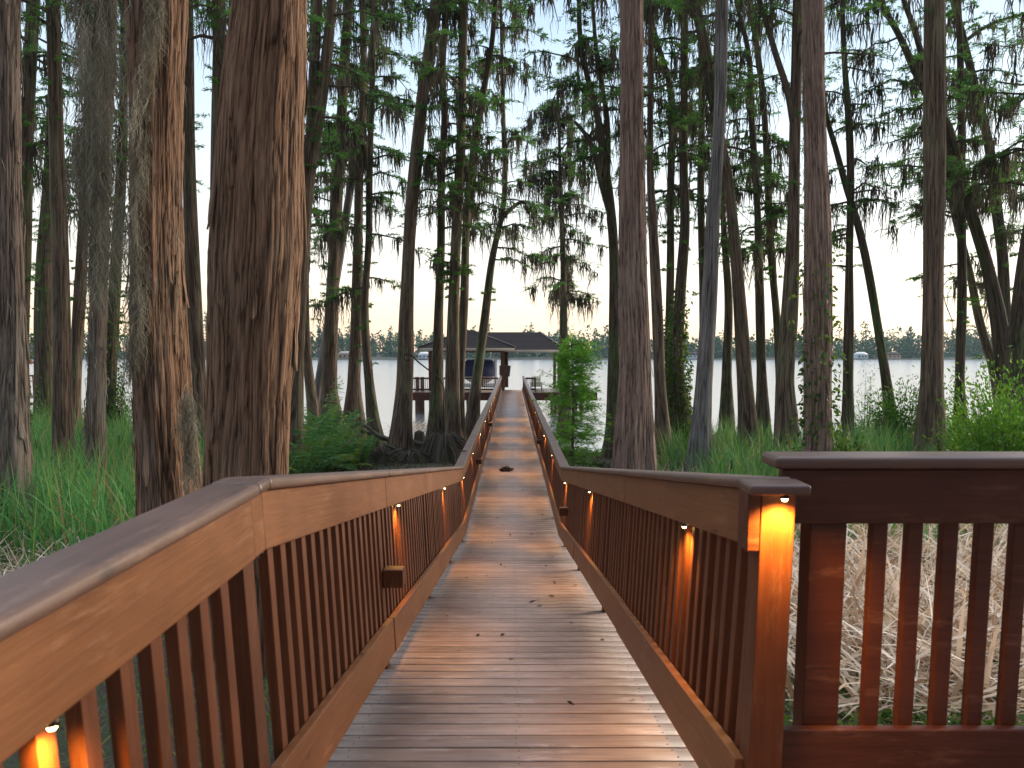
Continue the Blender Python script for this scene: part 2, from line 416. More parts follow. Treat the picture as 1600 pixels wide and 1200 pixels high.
X, Y = np.meshgrid(xs2, ys2); Z = np.interp(Y, [446, 452, 470, 560, 1400], [-0.6, 0.5, 1.2, 2.0, 3.0]) + 0.5 * np.sin(X * 0.05)
Y = Y + 8 * np.sin(X * 0.013)
nx, ny = len(xs2), len(ys2)
i = np.arange(ny - 1)[:, None] * nx; j = np.arange(nx - 1)[None, :]
g.add(np.stack([X, Y, Z], -1).reshape(-1, 3), np.stack([i + j, i + j + 1, i + nx + j + 1, i + nx + j], -1).reshape(-1, 4))
tag(g.build('far_shore_ground', M['ground'], smooth=True), 'low far bank of the lake', None, None, 'structure')


# ------------------------------------------------------------------ foliage builders
def unit(a):
    return a / (np.linalg.norm(a, axis=-1, keepdims=True) + 1e-9)


def leaflets(mb, pos, dr, length, width, tone, rnd=0.35):
    """diamond leaf quads: pos (N,3), dr (N,3)"""
    n = len(pos)
    if n == 0: return
    d = unit(dr + RG.normal(0, rnd, (n, 3)))
    s = unit(np.cross(d, RG.normal(0, 1, (n, 3))))
    L_ = np.broadcast_to(length, (n,))[:, None]; W = np.broadcast_to(width, (n,))[:, None]
    v = np.stack([pos, pos + d * L_ * 0.45 + s * W / 2, pos + d * L_, pos + d * L_ * 0.45 - s * W / 2], 1)
    q = np.arange(n)[:, None] * 4 + np.arange(4)[None, :]
    mb.add(v.reshape(-1, 3), q, np.repeat(np.broadcast_to(tone, (n,)), 4))


def sprays(mb, starts, dirs, lens, tone, per=26, ll=0.16, lw=0.035, droop=0.25):
    """feathery twigs of needles: for each twig many leaflets on both sides"""
    n = len(starts)
    if n == 0: return
    starts = np.repeat(starts, per, 0); d = np.repeat(unit(dirs), per, 0); ln = np.repeat(lens, per); tn = np.repeat(tone, per)
    t = RG.uniform(0.05, 1, n * per)
    pos = starts + d * (ln * t)[:, None]
    pos[:, 2] -= droop * ln * t * t
    pos += RG.normal(0, 0.02, pos.shape)
    side = unit(np.cross(d, np.array([0, 0, 1.0]) + RG.normal(0, 0.25, d.shape))) * np.where(RG.random(n * per) < 0.5, -1, 1)[:, None]
    dr = side * 0.9 + d * 0.55; dr[:, 2] -= 0.12
    leaflets(mb, pos, dr, ll * RG.uniform(0.6, 1.25, n * per) * (1.1 - 0.55 * t), lw * RG.uniform(0.7, 1.3, n * per), np.clip(tn + RG.normal(0, 0.13, n * per), 0, 1), 0.22)


def strands(mb, top, length, width, tone, segs=6, wig=0.05, lean=None):
    """hanging beards: ribbons that taper and wander, facing every way"""
    n = len(top)
    if n == 0: return
    t = np.linspace(0, 1, segs + 1)
    length = np.broadcast_to(length, (n,)); width = np.broadcast_to(width, (n,))
    c = np.zeros((n, segs + 1, 3))
    w = np.cumsum(RG.normal(0, wig, (n, segs + 1, 2)), 1) * length[:, None, None]
    c[:, :, :2] = w - w[:, :1]
    c[:, :, 2] = -t[None, :] * length[:, None]
    if lean is not None: c += lean[:, None, :] * t[None, :, None]
    c += top[:, None, :]
    a = RG.uniform(0, 2 * PI, n)
    s = np.stack([np.cos(a), np.sin(a), np.zeros(n)], -1)
    pr = np.interp(t, [0, 0.25, 1], [0.5, 1, 0.12])
    hw = s[:, None, :] * (width[:, None] * pr[None, :])[:, :, None] / 2
    v = np.concatenate([c - hw, c + hw], 2).reshape(n, (segs + 1) * 2, 3)
    k = (segs + 1) * 2
    q = np.array([[2 * i_, 2 * i_ + 1, 2 * i_ + 3, 2 * i_ + 2] for i_ in range(segs)])
    q = (np.arange(n) * k)[:, None, None] + q[None]
    mb.add(v.reshape(-1, 3), q.reshape(-1, 4), np.repeat(np.clip(np.broadcast_to(tone, (n,)) + RG.normal(0, 0.12, n), 0, 1), k))


def blades(mb, base, length, width, tone, lean, segs=4, droop=0.25, az=None, mat=0):
    """upright grass-like blades that arch over at the tip"""
    n = len(base)
    if n == 0: return
    t = np.linspace(0, 1, segs + 1)
    az = RG.uniform(0, 2 * PI, n) if az is None else az
    h = np.stack([np.cos(az), np.sin(az), np.zeros(n)], -1)
    length = np.broadcast_to(length, (n,)); lean = np.broadcast_to(lean, (n,)); droop = np.minimum(np.broadcast_to(droop, (n,)), 0.9)
    c = base[:, None, :] + h[:, None, :] * (length * np.sin(np.arctan(lean)))[:, None, None] * (t[None, :, None]) + h[:, None, :] * (length * droop)[:, None, None] * (t ** 3)[None, :, None]
    c[:, :, 2] += (length * np.cos(np.arctan(lean)))[:, None] * t[None, :] - (length * droop * 0.6)[:, None] * (t ** 4)[None, :]
    a2 = RG.uniform(0, PI, n)
    s = np.stack([np.cos(a2), np.sin(a2), np.zeros(n)], -1)
    pr = np.interp(t, [0, 0.5, 1], [0.8, 1, 0.08])
    hw = s[:, None, :] * (np.broadcast_to(width, (n,))[:, None] * pr[None, :])[:, :, None] / 2
    v = np.concatenate([c - hw, c + hw], 2).reshape(n, (segs + 1) * 2, 3)
    k = (segs + 1) * 2
    q = np.array([[2 * i_, 2 * i_ + 1, 2 * i_ + 3, 2 * i_ + 2] for i_ in range(segs)])
    q = (np.arange(n) * k)[:, None, None] + q[None]
    mb.add(v.reshape(-1, 3), q.reshape(-1, 4), np.repeat(np.broadcast_to(tone, (n,)), k), mat)


def catmull(pts, vals, n):
    pts = np.asarray(pts, float); vals = np.asarray(vals, float)
    s = np.concatenate([[0], np.cumsum(np.linalg.norm(np.diff(pts, axis=0), axis=1))])
    u = np.linspace(0, s[-1], n)
    # cubic hermite through the points
    m = np.gradient(pts, s, axis=0)
    k = np.clip(np.searchsorted(s, u, 'right') - 1, 0, len(s) - 2)
    h = (s[k + 1] - s[k]); t = (u - s[k]) / h
    h00 = 2 * t**3 - 3 * t**2 + 1; h10 = t**3 - 2 * t**2 + t; h01 = -2 * t**3 + 3 * t**2; h11 = t**3 - t**2
    out = h00[:, None] * pts[k] + (h10 * h)[:, None] * m[k] + h01[:, None] * pts[k + 1] + (h11 * h)[:, None] * m[k + 1]
    return out, np.interp(u, s, vals)


def curve_fn(pts):
    z = pts[:, 2]
    def f(zz):
        return np.stack([np.interp(zz, z, pts[:, 0]), np.interp(zz, z, pts[:, 1]), np.asarray(zz, float) * np.ones_like(zz)], -1)
    return f


TREE_GROUP = 'bald cypress trees along the shore'


def cypress(d, pix, label, bk='bark_dark', H=None, near=False, limbs=30, zlo=450, reach=(1.2, 2.8), fol=1.0, moss=1.0, flare=0.5, fuzz=8,
            vine=0, forks=(), mossmat=None, cling=0, tone=0.5, zhi=None):
    """one tree: trunk through photo pixels at distance d, limbs, needle crown, hanging moss"""
    pix = sorted(pix, key=lambda a: -a[1])                 # bottom first
    pts, rad = [], []
    for (px, py, w) in pix:
        q = P(px, py, d); pts.append(tuple(q)); rad.append(w * (d / FPX) / 2 * (0.95 if near else 1.0))
    pts = np.array(pts); rad = np.array(rad)
    base = pts[0].copy()
    zg = float(ground_z(base[0], base[1])) - 0.25
    if base[2] > zg + 0.15:
        sl = (pts[1, 0] - pts[0, 0]) / (pts[1, 2] - pts[0, 2])
        b2 = base.copy(); b2[2] = zg; b2[0] = base[0] - np.clip(sl, -0.2, 0.2) * (base[2] - zg) * 0.6
        pts = np.vstack([b2, pts]); rad = np.concatenate([[rad[0] * 1.08], rad])
    # carry the trunk on above what the photo frames
    if H is None: H = max(13.0, min(26.0, 7 + d * 0.55))
    ztop = pts[-1, 2]
    if zhi is None:
        H = max(H, ztop + 2.5)
        sl = (pts[-1, 0] - pts[-2, 0]) / (pts[-1, 2] - pts[-2, 2])
        t1 = pts[-1].copy(); t1[2] = ztop + (H - ztop) * 0.5; t1[0] += sl * 0.6 * (H - ztop) * 0.5
        t2 = t1.copy(); t2[2] = H; t2[0] += sl * 0.3 * (H - ztop) * 0.5; t2[1] += 0.3
        pts = np.vstack([pts, t1, t2]); rad = np.concatenate([rad, [rad[-1] * 0.72, max(0.015, rad[-1] * 0.2)]])
    else:
        H = ztop
    hgt = H - pts[0, 2]
    step = 0.04 if near else 0.22
    n = int(hgt / step)
    cp, cr = catmull(pts, rad, n)
    root = empty('cypress_tree', (cp[0, 0], cp[0, 1], zg + 0.25))
    tag(root, label, 'tree', TREE_GROUP)
    # trunk surface with buttressed, fluted foot and slow lumps
    k = 220 if near else 18
    th = np.linspace(0, 2 * PI, k, endpoint=False)
    hz = cp[:, 2] - (zg + 0.25)
    ph = RG.uniform(0, 6.28, 4)
    fl = 1 + flare * np.exp(-np.maximum(hz, 0) / 0.75) 
    rr = cr[:, None] * fl[:, None] * (1 + (0.22 * np.exp(-np.maximum(hz, 0) / 1.1))[:, None] * np.sin(5 * th[None, :] + ph[0])
         + 0.05 * np.sin(3 * th[None, :] + ph[1] + hz[:, None] * 0.35) + 0.05 * np.sin(2 * th[None, :] + ph[2] - hz[:, None] * 0.9))
    if near:
        rr *= 1 + 0.02 * np.sin(11 * th[None, :] + ph[3] + 0.5 * np.sin(hz[:, None] * 0.7)) + 0.015 * np.sin(23 * th[None, :] + 2 * np.sin(hz[:, None] * 0.9))
    v = cp[:, None, :] + np.stack([np.cos(th)[None, :] * rr, np.sin(th)[None, :] * rr, np.zeros_like(rr)], -1)
    i = np.arange(n - 1)[:, None] * k; j = np.arange(k)[None, :]; j2 = (j + 1) % k
    f = np.stack([i + j, i + j2, i + k + j2, i + k + j], -1).reshape(-1, 4)
    r0 = float(np.median(cr))
    strips_ = []
    if near:
        for _ in range(110):
            zi = int(RG.uniform(0.05, 0.75) * n); ln_ = int(RG.uniform(0.25, 1.1) / step); ln_ = min(ln_, n - zi - 2)
            if ln_ < 4: continue
            a0 = RG.uniform(0, 2 * PI); wd = RG.uniform(0.012, 0.03) / r0; lift = RG.uniform(0.012, 0.05)
            ii = np.linspace(zi, zi + ln_, 8).astype(int); tt = np.linspace(0, 1, 8)
            if RG.random() < 0.6: lf = (1 - tt) ** 2 * lift
            else: lf = tt ** 2 * lift
            aa = a0 + np.cumsum(RG.normal(0, 0.012, 8)); ww = wd * np.interp(tt, [0, 0.15, 0.8, 1], [0.25, 1, 0.9, 0.2])
            row = []
            for sg in (-1, 0, 1):
                ang = aa + sg * ww; ri = np.array([np.interp(x % (2 * PI), th, rr[q_]) for x, q_ in zip(ang, ii)]) + lf + (0.012 if sg == 0 else 0.0)
                row.append(cp[ii] + np.stack([np.cos(ang) * ri, np.sin(ang) * ri, 0 * ri], -1))
            strips_.append((np.stack(row, 1).reshape(-1, 3), a0, hz[ii]))
    bkc = np.stack([np.broadcast_to(np.cos(th)[None, :] * r0, rr.shape), np.broadcast_to(np.sin(th)[None, :] * r0, rr.shape), np.repeat(hz[:, None], k, 1)], -1).reshape(-1, 3)
    tm = MB(); tm.add(v.reshape(-1, 3), f, None, 0, bkc)
    for sv, a0, hzz in strips_:
        q8 = np.array([[3 * a + b_, 3 * a + b_ + 1, 3 * a + b_ + 4, 3 * a + b_ + 3] for a in range(7) for b_ in range(2)])
        tm.add(sv, q8, None, 0, np.stack([np.tile([-0.02, 0, 0.02], 8) + r0 * math.cos(a0), np.full(24, r0 * math.sin(a0)), np.repeat(hzz, 3)], -1))
    center = curve_fn(cp)
    radat = lambda z: np.interp(z, cp[:, 2], cr)
    fm, mm = MB(), MB()
    zl = P(800, zlo, d).z
    # limbs
    tw_s, tw_d, tw_l = [], [], []
    ms_t = []
    for _ in range(limbs):
        z0 = RG.uniform(zl, H * 0.97)
        c0 = center(np.array([z0]))[0]
        az = RG.uniform(0, 2 * PI)
        q = (z0 - zl) / max(H - zl, 1)
        Ln = RG.uniform(*reach) * (1 - 0.45 * max(0, q - 0.5))
        e = RG.uniform(-0.1, 0.6)
        t = np.linspace(0, 1, 6)
        hd = np.array([math.cos(az), math.sin(az), 0])
        kink = RG.normal(0, 0.06, (6, 3)); kink[0] = 0
        lp = c0 + hd * (Ln * t)[:, None] + np.array([0, 0, 1.0]) * (Ln * (e * t - (0.35 + e * 0.5) * t * t))[:, None] + kink * Ln * t[:, None]
        rb = min(0.05, max(0.014, radat(z0) * 0.35))
        tm.tube(lp, np.linspace(rb, 0.006, 6), 5)
        nt_ = int(RG.integers(4, 8) * (Ln / 1.8 + 0.3))
        for _k in range(nt_):
            u = RG.uniform(0.2, 1.0)
            sp = np.array([np.interp(u, t, lp[:, c_]) for c_ in range(3)])
            a2 = az + RG.normal(0, 0.9)
            tw_s.append(sp); tw_d.append([math.cos(a2), math.sin(a2), RG.uniform(-0.25, 0.35)]); tw_l.append(RG.uniform(0.35, 0.95) * (0.6 + 0.25 * Ln))
            if RG.random() < 0.5 * moss: ms_t.append(sp)
        for _k in range(int(RG.poisson(2.0 * moss))):
            u = RG.uniform(0.05, 1.0); ms_t.append(np.array([np.interp(u, t, lp[:, c_]) for c_ in range(3)]))
    # explicit forks and big limbs drawn from the photo
    for fk in forks:
        fp, fr = [], []
        for (px, py, w) in fk: fp.append(tuple(P(px, py, d))); fr.append(w * (d / FPX) / 2)
        fp, fr = catmull(fp, fr, 14)
        tm.tube(fp, fr, 9)
        for _k in range(10):
            u = RG.integers(4, 14); sp = fp[u]; a2 = RG.uniform(0, 2 * PI); ll = RG.uniform(0.5, 1.4)
            tw_s.append(sp); tw_d.append([math.cos(a2), math.sin(a2), RG.uniform(-0.1, 0.4)]); tw_l.append(ll)
            if RG.random() < moss: ms_t.append(sp + np.array([math.cos(a2), math.sin(a2), 0]) * ll * 0.5)
    # tufts of leaves straight off the trunk
    for _ in range(fuzz):
        z0 = RG.uniform(max(zg + 2.0, zl - 3), min(H, zl + 10)); c0 = center(np.array([z0]))[0]
        for _k in range(4):
            a2 = RG.uniform(0, 2 * PI)
            tw_s.append(c0 + np.array([math.cos(a2), math.sin(a2), 0]) * radat(z0) * 0.9 + np.array([0, 0, RG.normal(0, 0.25)])); tw_d.append([math.cos(a2), math.sin(a2), 0.3]); tw_l.append(RG.uniform(0.25, 0.5))
    tm.build('trunk', M[bk], root, smooth=True)
    sc_ = np.clip(d / 30, 0.55, 1.15)
    if tw_s and fol > 0:
        tw_s, tw_d, tw_l = np.array(tw_s), np.array(tw_d), np.array(tw_l)
        tn = np.clip(RG.normal(tone, 0.2, len(tw_s)), 0, 1)
        sprays(fm, tw_s, tw_d, tw_l, tn, int(56 * fol), 0.155 * sc_, 0.034 * sc_, 0.3)
        fm.build('crown', M['needle'], root)
    if ms_t:
        ms_t = np.array(ms_t)
        kk = 7
        tp = np.repeat(ms_t, kk, 0) + RG.normal(0, 0.06, (len(ms_t) * kk, 3))
        ln = np.repeat(RG.gamma(2.0, 0.38, len(ms_t)), kk) * RG.uniform(0.4, 1.15, len(tp))
        strands(mm, tp, np.clip(ln, 0.12, 2.6), 0.05 * sc_, np.repeat(RG.uniform(0.1, 0.8, len(ms_t)), kk), 6, 0.035)
    if cling:
        z0 = RG.uniform(zg + 2.2, H * 0.8, cling); c0 = center(z0)
        a2 = np.where(RG.random(cling) < 0.75, RG.normal(PI * 1.05, 0.7, cling), RG.uniform(0, 2 * PI, cling))
        tp = c0 + np.stack([np.cos(a2), np.sin(a2), 0 * a2], -1) * (radat(z0) * 1.0)[:, None]
        strands(mm, tp, RG.uniform(0.12, 0.45, cling), 0.012 if near else 0.03, RG.uniform(0.2, 0.9, cling), 5, 0.08)
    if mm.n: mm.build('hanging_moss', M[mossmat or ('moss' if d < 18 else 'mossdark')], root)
    if vine:
        vm = MB()
        z0 = RG.uniform(zg + 0.6, zg + 7.0, vine); z0 = zg + 0.6 + (z0 - zg - 0.6) * RG.random(vine) ** 0.4
        c0 = center(z0); a2 = RG.uniform(0, 2 * PI, vine)
        o_ = np.stack([np.cos(a2), np.sin(a2), 0 * a2], -1)
        clump = 0.10 + 0.25 * np.maximum(0, np.sin(z0 * 2.1 + a2))
        pos = c0 + o_ * (radat(z0) + clump * RG.random(vine))[:, None]
        dn = o_ * 0.6; dn[:, 2] = -0.6
        leaflets(vm, pos, dn, RG.uniform(0.08, 0.17, vine), RG.uniform(0.05, 0.10, vine), RG.uniform(0.1, 1, vine), 0.5)
        vm.build('vine', M['broad'], root)
    return root


def leafy(name, label, cat, c, size, n, ll, lw, mat, group=None, stems=9, tone=0.5, shape=0.75):
    """shrub: stems from the ground, leaves in uneven clumps round their ends"""
    c = np.array(c, float); size = np.array(size, float); n = int(n * 1.8); stems = int(stems * 1.7)
    root = empty(name, tuple(c)); tag(root, label, cat, group)
    st, fo = MB(), MB()
    cl = []
    for _ in range(stems):
        a = RG.uniform(0, 2 * PI); r = RG.random() ** 0.5
        tip = c + np.array([math.cos(a) * r * size[0], math.sin(a) * r * size[1], size[2] * RG.uniform(0.45, 1.0) * (1 - 0.35 * r)])
        mid = (c + tip) / 2 + RG.normal(0, 0.08, 3) * size
        pp, rr = catmull([c + RG.normal(0, 0.03, 3) * [1, 1, 0], mid, tip], [0.02, 0.014, 0.005], 7)
        st.tube(pp, rr, 5)
        for q in pp[2:]: cl.append((q, RG.uniform(0.5, 1)))
    st.build('stem', M['bark_dark'], root, smooth=True)
    pts = np.array([q for q, _ in cl]); idx = RG.integers(0, len(pts), n)
    pos = pts[idx] + RG.normal(0, 1, (n, 3)) * size * np.array([0.14, 0.14, 0.075])
    dr = unit(pos - (c + [0, 0, size[2] * 0.3])) + [0, 0, 0.2]
    tn = np.clip(RG.normal(tone, 0.12, len(pts))[idx] + RG.normal(0, 0.15, n), 0, 1)
    leaflets(fo, pos, dr, ll * RG.uniform(0.6, 1.3, n), lw * RG.uniform(0.7, 1.3, n), tn, 0.6)
    fo.build('foliage', mat, root)
    return root


# ------------------------------------------------------------------ boardwalk
Y0, YR, YK, YE = -2.6, 2.3, 11.6, 56.0
ZU, ZL = CAM_Z - 1.60, CAM_Z - 2.90
LEAN = 0.045


def dz(y):
    if y <= YR: return ZU
    if y >= YK: return ZL
    return ZU + (ZL - ZU) * (y - YR) / (YK - YR)


bw = empty('boardwalk', (0, 0, ZU))
tag(bw, 'long stained plank boardwalk ramping down between the railings toward the lake', 'boardwalk')
PW, GAP = 0.134, 0.016
mb, mbn = MB(), MB()
nails = MB()
y = Y0
while y < YE + 3:
    y1 = y + PW
    if y < YR < y1: y1 = YR
    if y < YK < y1: y1 = YK
    za, zb = dz(y) + RG.normal(0, 0.0005), dz(y1) + RG.normal(0, 0.0005)
    ex = RG.normal(0, 0.012)
    xl, xr = -0.84 + ex, (4.6 if y1 <= YR + 0.01 else 0.84 + RG.normal(0, 0.012))
    tgt = mbn if 41 < y < YE + 3 else mb
    c = 0.0025
    # plank with eased top edges
    ya, yb = y, y1
    prof = [(ya, za - 0.036), (yb, zb - 0.036), (yb, zb - c), (yb - c, zb), (ya + c, za), (ya, za - c)]
    v = [(xl, p_[0], p_[1]) for p_ in prof] + [(xr, p_[0], p_[1]) for p_ in prof]
    k = 6
    fs = [np.array([[a, (a + 1) % k, k + (a + 1) % k, k + a] for a in range(k)]), np.array([list(range(k))[::-1], [k + a for a in range(k)]])]
    tgt.add(v, fs)
    if y < 24 and y > -0.5:
        for nx_ in (-0.70, 0.03, 0.70):
            for fy in (0.25, 0.75):
                cx, cy_ = nx_ + RG.normal(0, 0.008), y + PW * fy + RG.normal(0, 0.006)
                zz = za + (zb - za) * (cy_ - y) / max(1e-4, y1 - y) + 0.0012
                a = np.linspace(0, 2 * PI, 7)[:-1]
                nails.add(np.stack([cx + 0.0045 * np.cos(a), cy_ + 0.0045 * np.sin(a), np.full(6, zz)], -1), np.arange(6)[None, :])
    y = y1 + GAP
mb.build('deck_planks', M['deck'], bw)
mbn.build('deck_planks', M['deck2'], bw, label='newer reddish planks at the lake end')
nails.build('nail_heads', M['nail'], bw)
for sx in (-0.66, 0.0, 0.66):
    m_ = MB()
    for (a, b_) in ((Y0, YR), (YR, YK), (YK, YE)):
        m_.hexa([(sx - 0.025, a, dz(a) - 0.24), (sx + 0.025, a, dz(a) - 0.24), (sx + 0.025, a, dz(a) - 0.04), (sx - 0.025, a, dz(a) - 0.04),
                 (sx - 0.025, b_, dz(b_) - 0.24), (sx + 0.025, b_, dz(b_) - 0.24), (sx + 0.025, b_, dz(b_) - 0.04), (sx - 0.025, b_, dz(b_) - 0.04)])
    m_.build('stringer', M['pile'], bw)
yy = 0.5
while yy < 55:
    for sx in (-0.72, 0.72):
        zb = float(ground_z(sx, yy)) - 0.4
        m_ = MB(); m_.tube([(sx, yy, zb), (sx, yy, dz(yy) - 0.05)], 0.075, 10); m_.build('piling', M['pile'], bw, True)
    yy += 3.4

SIDE_X = 0.72


def hx(side, xo, h):
    return side * (SIDE_X + LEAN * (h - 0.2) + xo)


def strip(mb, side, ya, yb, xo0, xo1, h0, h1):
    """board following the deck slope, ends vertical, leaning with the fence"""
    e0, e1 = (float(np.interp(q_, [YR, YK], [0.042, -0.015])) if h0 > 0.5 else 0.0 for q_ in (ya, yb))
    A = [(hx(side, xo0, h0), ya, dz(ya) + h0), (hx(side, xo1, h0), ya, dz(ya) + h0), (hx(side, xo1, h1), ya, dz(ya) + h1), (hx(side, xo0, h1), ya, dz(ya) + h1)]
    B = [(a[0], yb, a[2] - dz(ya) + dz(yb) + e1) for a in A]
    A = [(a[0], a[1], a[2] + e0) for a in A]
    V = A + B if side > 0 else [A[1], A[0], A[3], A[2], B[1], B[0], B[3], B[2]]
    sh = RG.uniform(0, 40)
    mb.hexa(V, bk=[(q_[0], q_[1] + sh, q_[2] - dz(q_[1])) for q_ in V])


def lamp(root, pos, tilt=0.0, energy=12.0):
    m_ = MB()
    m_.tube([(pos[0], pos[1], pos[2]), (pos[0], pos[1], pos[2] - 0.012)], 0.013, 12)
    f = m_.build('rail_light', M['lampbody'], root, True)
    m_ = MB(); m_.tube([(pos[0], pos[1], pos[2] - 0.0125), (pos[0], pos[1], pos[2] - 0.020)], [0.010, 0.006], 12); m_.build('lens', M['lens'], f, True)
    ld = bpy.data.lights.new('rail_light_glow', 'SPOT'); ld.energy = energy; ld.color = (1.0, 0.46, 0.075)
    ld.spot_size = R(145); ld.spot_blend = 1.0; ld.shadow_soft_size = 0.02
    lo = bpy.data.objects.new('rail_light_glow', ld); C.objects.link(lo)
    lo.parent = f
    lo.location = Vector((pos[0], pos[1], pos[2] - 0.028)) - off(f)
    lo.rotation_euler = (0, tilt, 0)


def railing(side, y_start, label, cuts, posts, lamps, boxes, skipbal=()):
    root = empty('walkway_railing', (side * 0.8, y_start, dz(y_start)))
    tag(root, label, 'railing', 'railings of the boardwalk')
    # cap boards, top boards and kick boards, one mesh per length of timber
    for a, b_ in zip(cuts[:-1], cuts[1:]):
        g_ = 0.003
        for nm, xo, h, mt, bv in (('cap_rail', (-0.035, 0.115), (1.142, 1.18), M['cap'], 0.014), ('top_board', (0.0, 0.038), (0.955, 1.139), M['rail'], 0.005),
                                  ('kick_board', (0.0, 0.038), (0.085, 0.30), M['rail'], 0.006)):
            m_ = MB()
            w = RG.normal(0, 0.0025)
            seg = [a + g_] + [k_ for k_ in (YR, YK) if a + 0.05 < k_ < b_ - 0.05] + [b_ - g_]
            for s0, s1 in zip(seg[:-1], seg[1:]): strip(m_, side, s0, s1, xo[0] + w, xo[1] + w, h[0], h[1])
            m_.build(nm, mt, root, bevel=bv, seg=3)
    for py_ in posts:
        m_ = MB(); zb = float(ground_z(side * 0.85, py_)) - 0.3
        hb = zb - dz(py_)
        strip(m_, side, py_ - 0.046, py_ + 0.046, 0.0395, 0.13, max(hb, -2.2), 1.14)
        m_.build('post', M['post'], root, bevel=0.004)
    sw = MB()
    for py_ in [q_ for q_ in posts if -0.5 < q_ < 14]:
        for dh_ in (1.0, 1.09):
            for dy_ in (-0.02, 0.022):
                cx_ = hx(side, -0.0006, dh_); cz_ = dz(py_) + dh_ + RG.normal(0, 0.005); a_ = np.linspace(0, 2 * PI, 8)[:-1]
                if abs(py_ + dy_ - 2.2) < 0.03: continue
                sw.add(np.stack([np.full(7, cx_), py_ + dy_ + 0.0045 * np.cos(a_), cz_ + 0.0045 * np.sin(a_)], -1), np.arange(7)[None, :] if side < 0 else np.arange(7)[None, ::-1])
    if sw.n: sw.build('screw_heads', M['nail'], root)
    ys_ = []
    yb = y_start + 0.07
    while yb < cuts[-1] - 0.05:
        if min(abs(yb - p_) for p_ in posts) > 0.085: ys_.append(yb)
        yb += 0.135
    ys_ = [b_ for b_ in ys_ if b_ > 0.4] + [b_ for b_ in ys_ if b_ <= 0.4][::-1]
    rest = MB()
    for k_, b_ in enumerate(ys_):
        m_ = MB() if k_ < 99 else rest
        jx, jy = RG.normal(0, 0.0015), RG.normal(0, 0.004)
        strip(m_, side, b_ - 0.027 + jy, b_ + 0.027 + jy, 0.040 + jx, 0.075 + jx, 0.13, 1.12)
        if k_ < 99: m_.build('baluster', M['post'], root, bevel=0.003, seg=1)
    if rest.n: tag(rest.build('balusters', M['post'], root), kind='stuff')
    for ly in lamps:
        lamp(root, (hx(side, 0.012, 0.95), ly, dz(ly) + 0.953 + float(np.interp(ly, [YR, YK], [0.042, -0.015]))), tilt=-side * R(8) * -1)
    for (by, bh) in boxes:
        m_ = MB()
        x0, x1 = hx(side, -0.085, bh), hx(side, 0.036, bh)
        m_.box((min(x0, x1), by - 0.05, dz(by) + bh - 0.055), (max(x0, x1), by + 0.05, dz(by) + bh + 0.055))
        m_.build('socket_box', M['post'], root, bevel=0.006)
    return root


lampL = [1.22, 5.1, 8.6, 12.0, 14.9, 18.4, 21.9, 25.5, 29.0, 33.0]
lampR = [3.35, 7.5, 11.0, 14.6, 18.1, 21.7, 25.2, 29.0, 33.0]
cutsL = [Y0, 2.2, 4.55, 8.5, YK, 15.0, 18.8, 22.6, 26.4, 30.2, 34, 38, 42, 46, 50, 53, 55.9]
cutsR = [2.36, 5.1, 8.8, YK, 15.0, 18.8, 22.6, 26.4, 30.2, 34, 38, 42, 46, 50, 53, 55.9]
railing(-1, Y0, 'brown timber railing on the boathouse side of the walkway, broad cap rail up close', cutsL,
        [-2.4, -0.2, 2.26] + [4.5 + 2.35 * k for k in range(22)], lampL, [(4.52, 0.56), (16.4, 0.55), (25.0, 0.55)])
railR = railing(1, 2.42, 'brown timber railing on the chair side of the walkway, ending at a lamplit post', cutsR,
                [6.2 + 2.35 * k for k in range(22)], lampR, [(10.4, 0.55), (20.0, 0.55)])
# end post of the ramp railing with its lamp and block
m_ = MB(); zt = CAM_Z - 0.424
m_.hexa([(0.735, 2.31, 2.0), (0.84, 2.31, 2.0), (0.84, 2.415, 2.0), (0.735, 2.415, 2.0), (0.762, 2.31, zt), (0.868, 2.31, zt), (0.868, 2.415, zt), (0.762, 2.415, zt)])
m_.build('post', M['post'], railR, bevel=0.004, label='lamplit end post glowing orange')
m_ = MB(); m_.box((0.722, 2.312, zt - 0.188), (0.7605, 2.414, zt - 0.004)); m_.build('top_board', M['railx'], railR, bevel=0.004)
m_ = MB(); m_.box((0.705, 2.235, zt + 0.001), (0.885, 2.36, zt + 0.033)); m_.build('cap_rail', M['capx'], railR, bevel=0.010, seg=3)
lamp(railR, (0.815, 2.262, zt + 0.0005), 0, 24.0)

# landing railing running across behind the end post
rr_ = empty('landing_railing', (1.6, 2.46, ZU))
tag(rr_, 'dark brown landing railing facing the viewer with dead reeds behind it', 'railing')
zc = CAM_Z - 0.333
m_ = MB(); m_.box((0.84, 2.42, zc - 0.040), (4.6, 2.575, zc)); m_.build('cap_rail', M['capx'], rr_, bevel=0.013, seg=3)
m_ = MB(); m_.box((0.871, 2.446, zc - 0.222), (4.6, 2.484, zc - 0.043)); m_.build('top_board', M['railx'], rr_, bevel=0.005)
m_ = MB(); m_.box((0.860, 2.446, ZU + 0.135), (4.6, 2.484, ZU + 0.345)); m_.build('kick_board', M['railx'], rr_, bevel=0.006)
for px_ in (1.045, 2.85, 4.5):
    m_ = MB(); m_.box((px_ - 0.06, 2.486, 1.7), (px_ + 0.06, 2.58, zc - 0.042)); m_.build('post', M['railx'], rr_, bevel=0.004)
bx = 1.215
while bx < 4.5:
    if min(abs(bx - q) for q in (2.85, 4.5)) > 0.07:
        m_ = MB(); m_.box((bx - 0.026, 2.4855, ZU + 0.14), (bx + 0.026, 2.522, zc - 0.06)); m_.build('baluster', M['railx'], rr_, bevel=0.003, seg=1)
    bx += 0.117

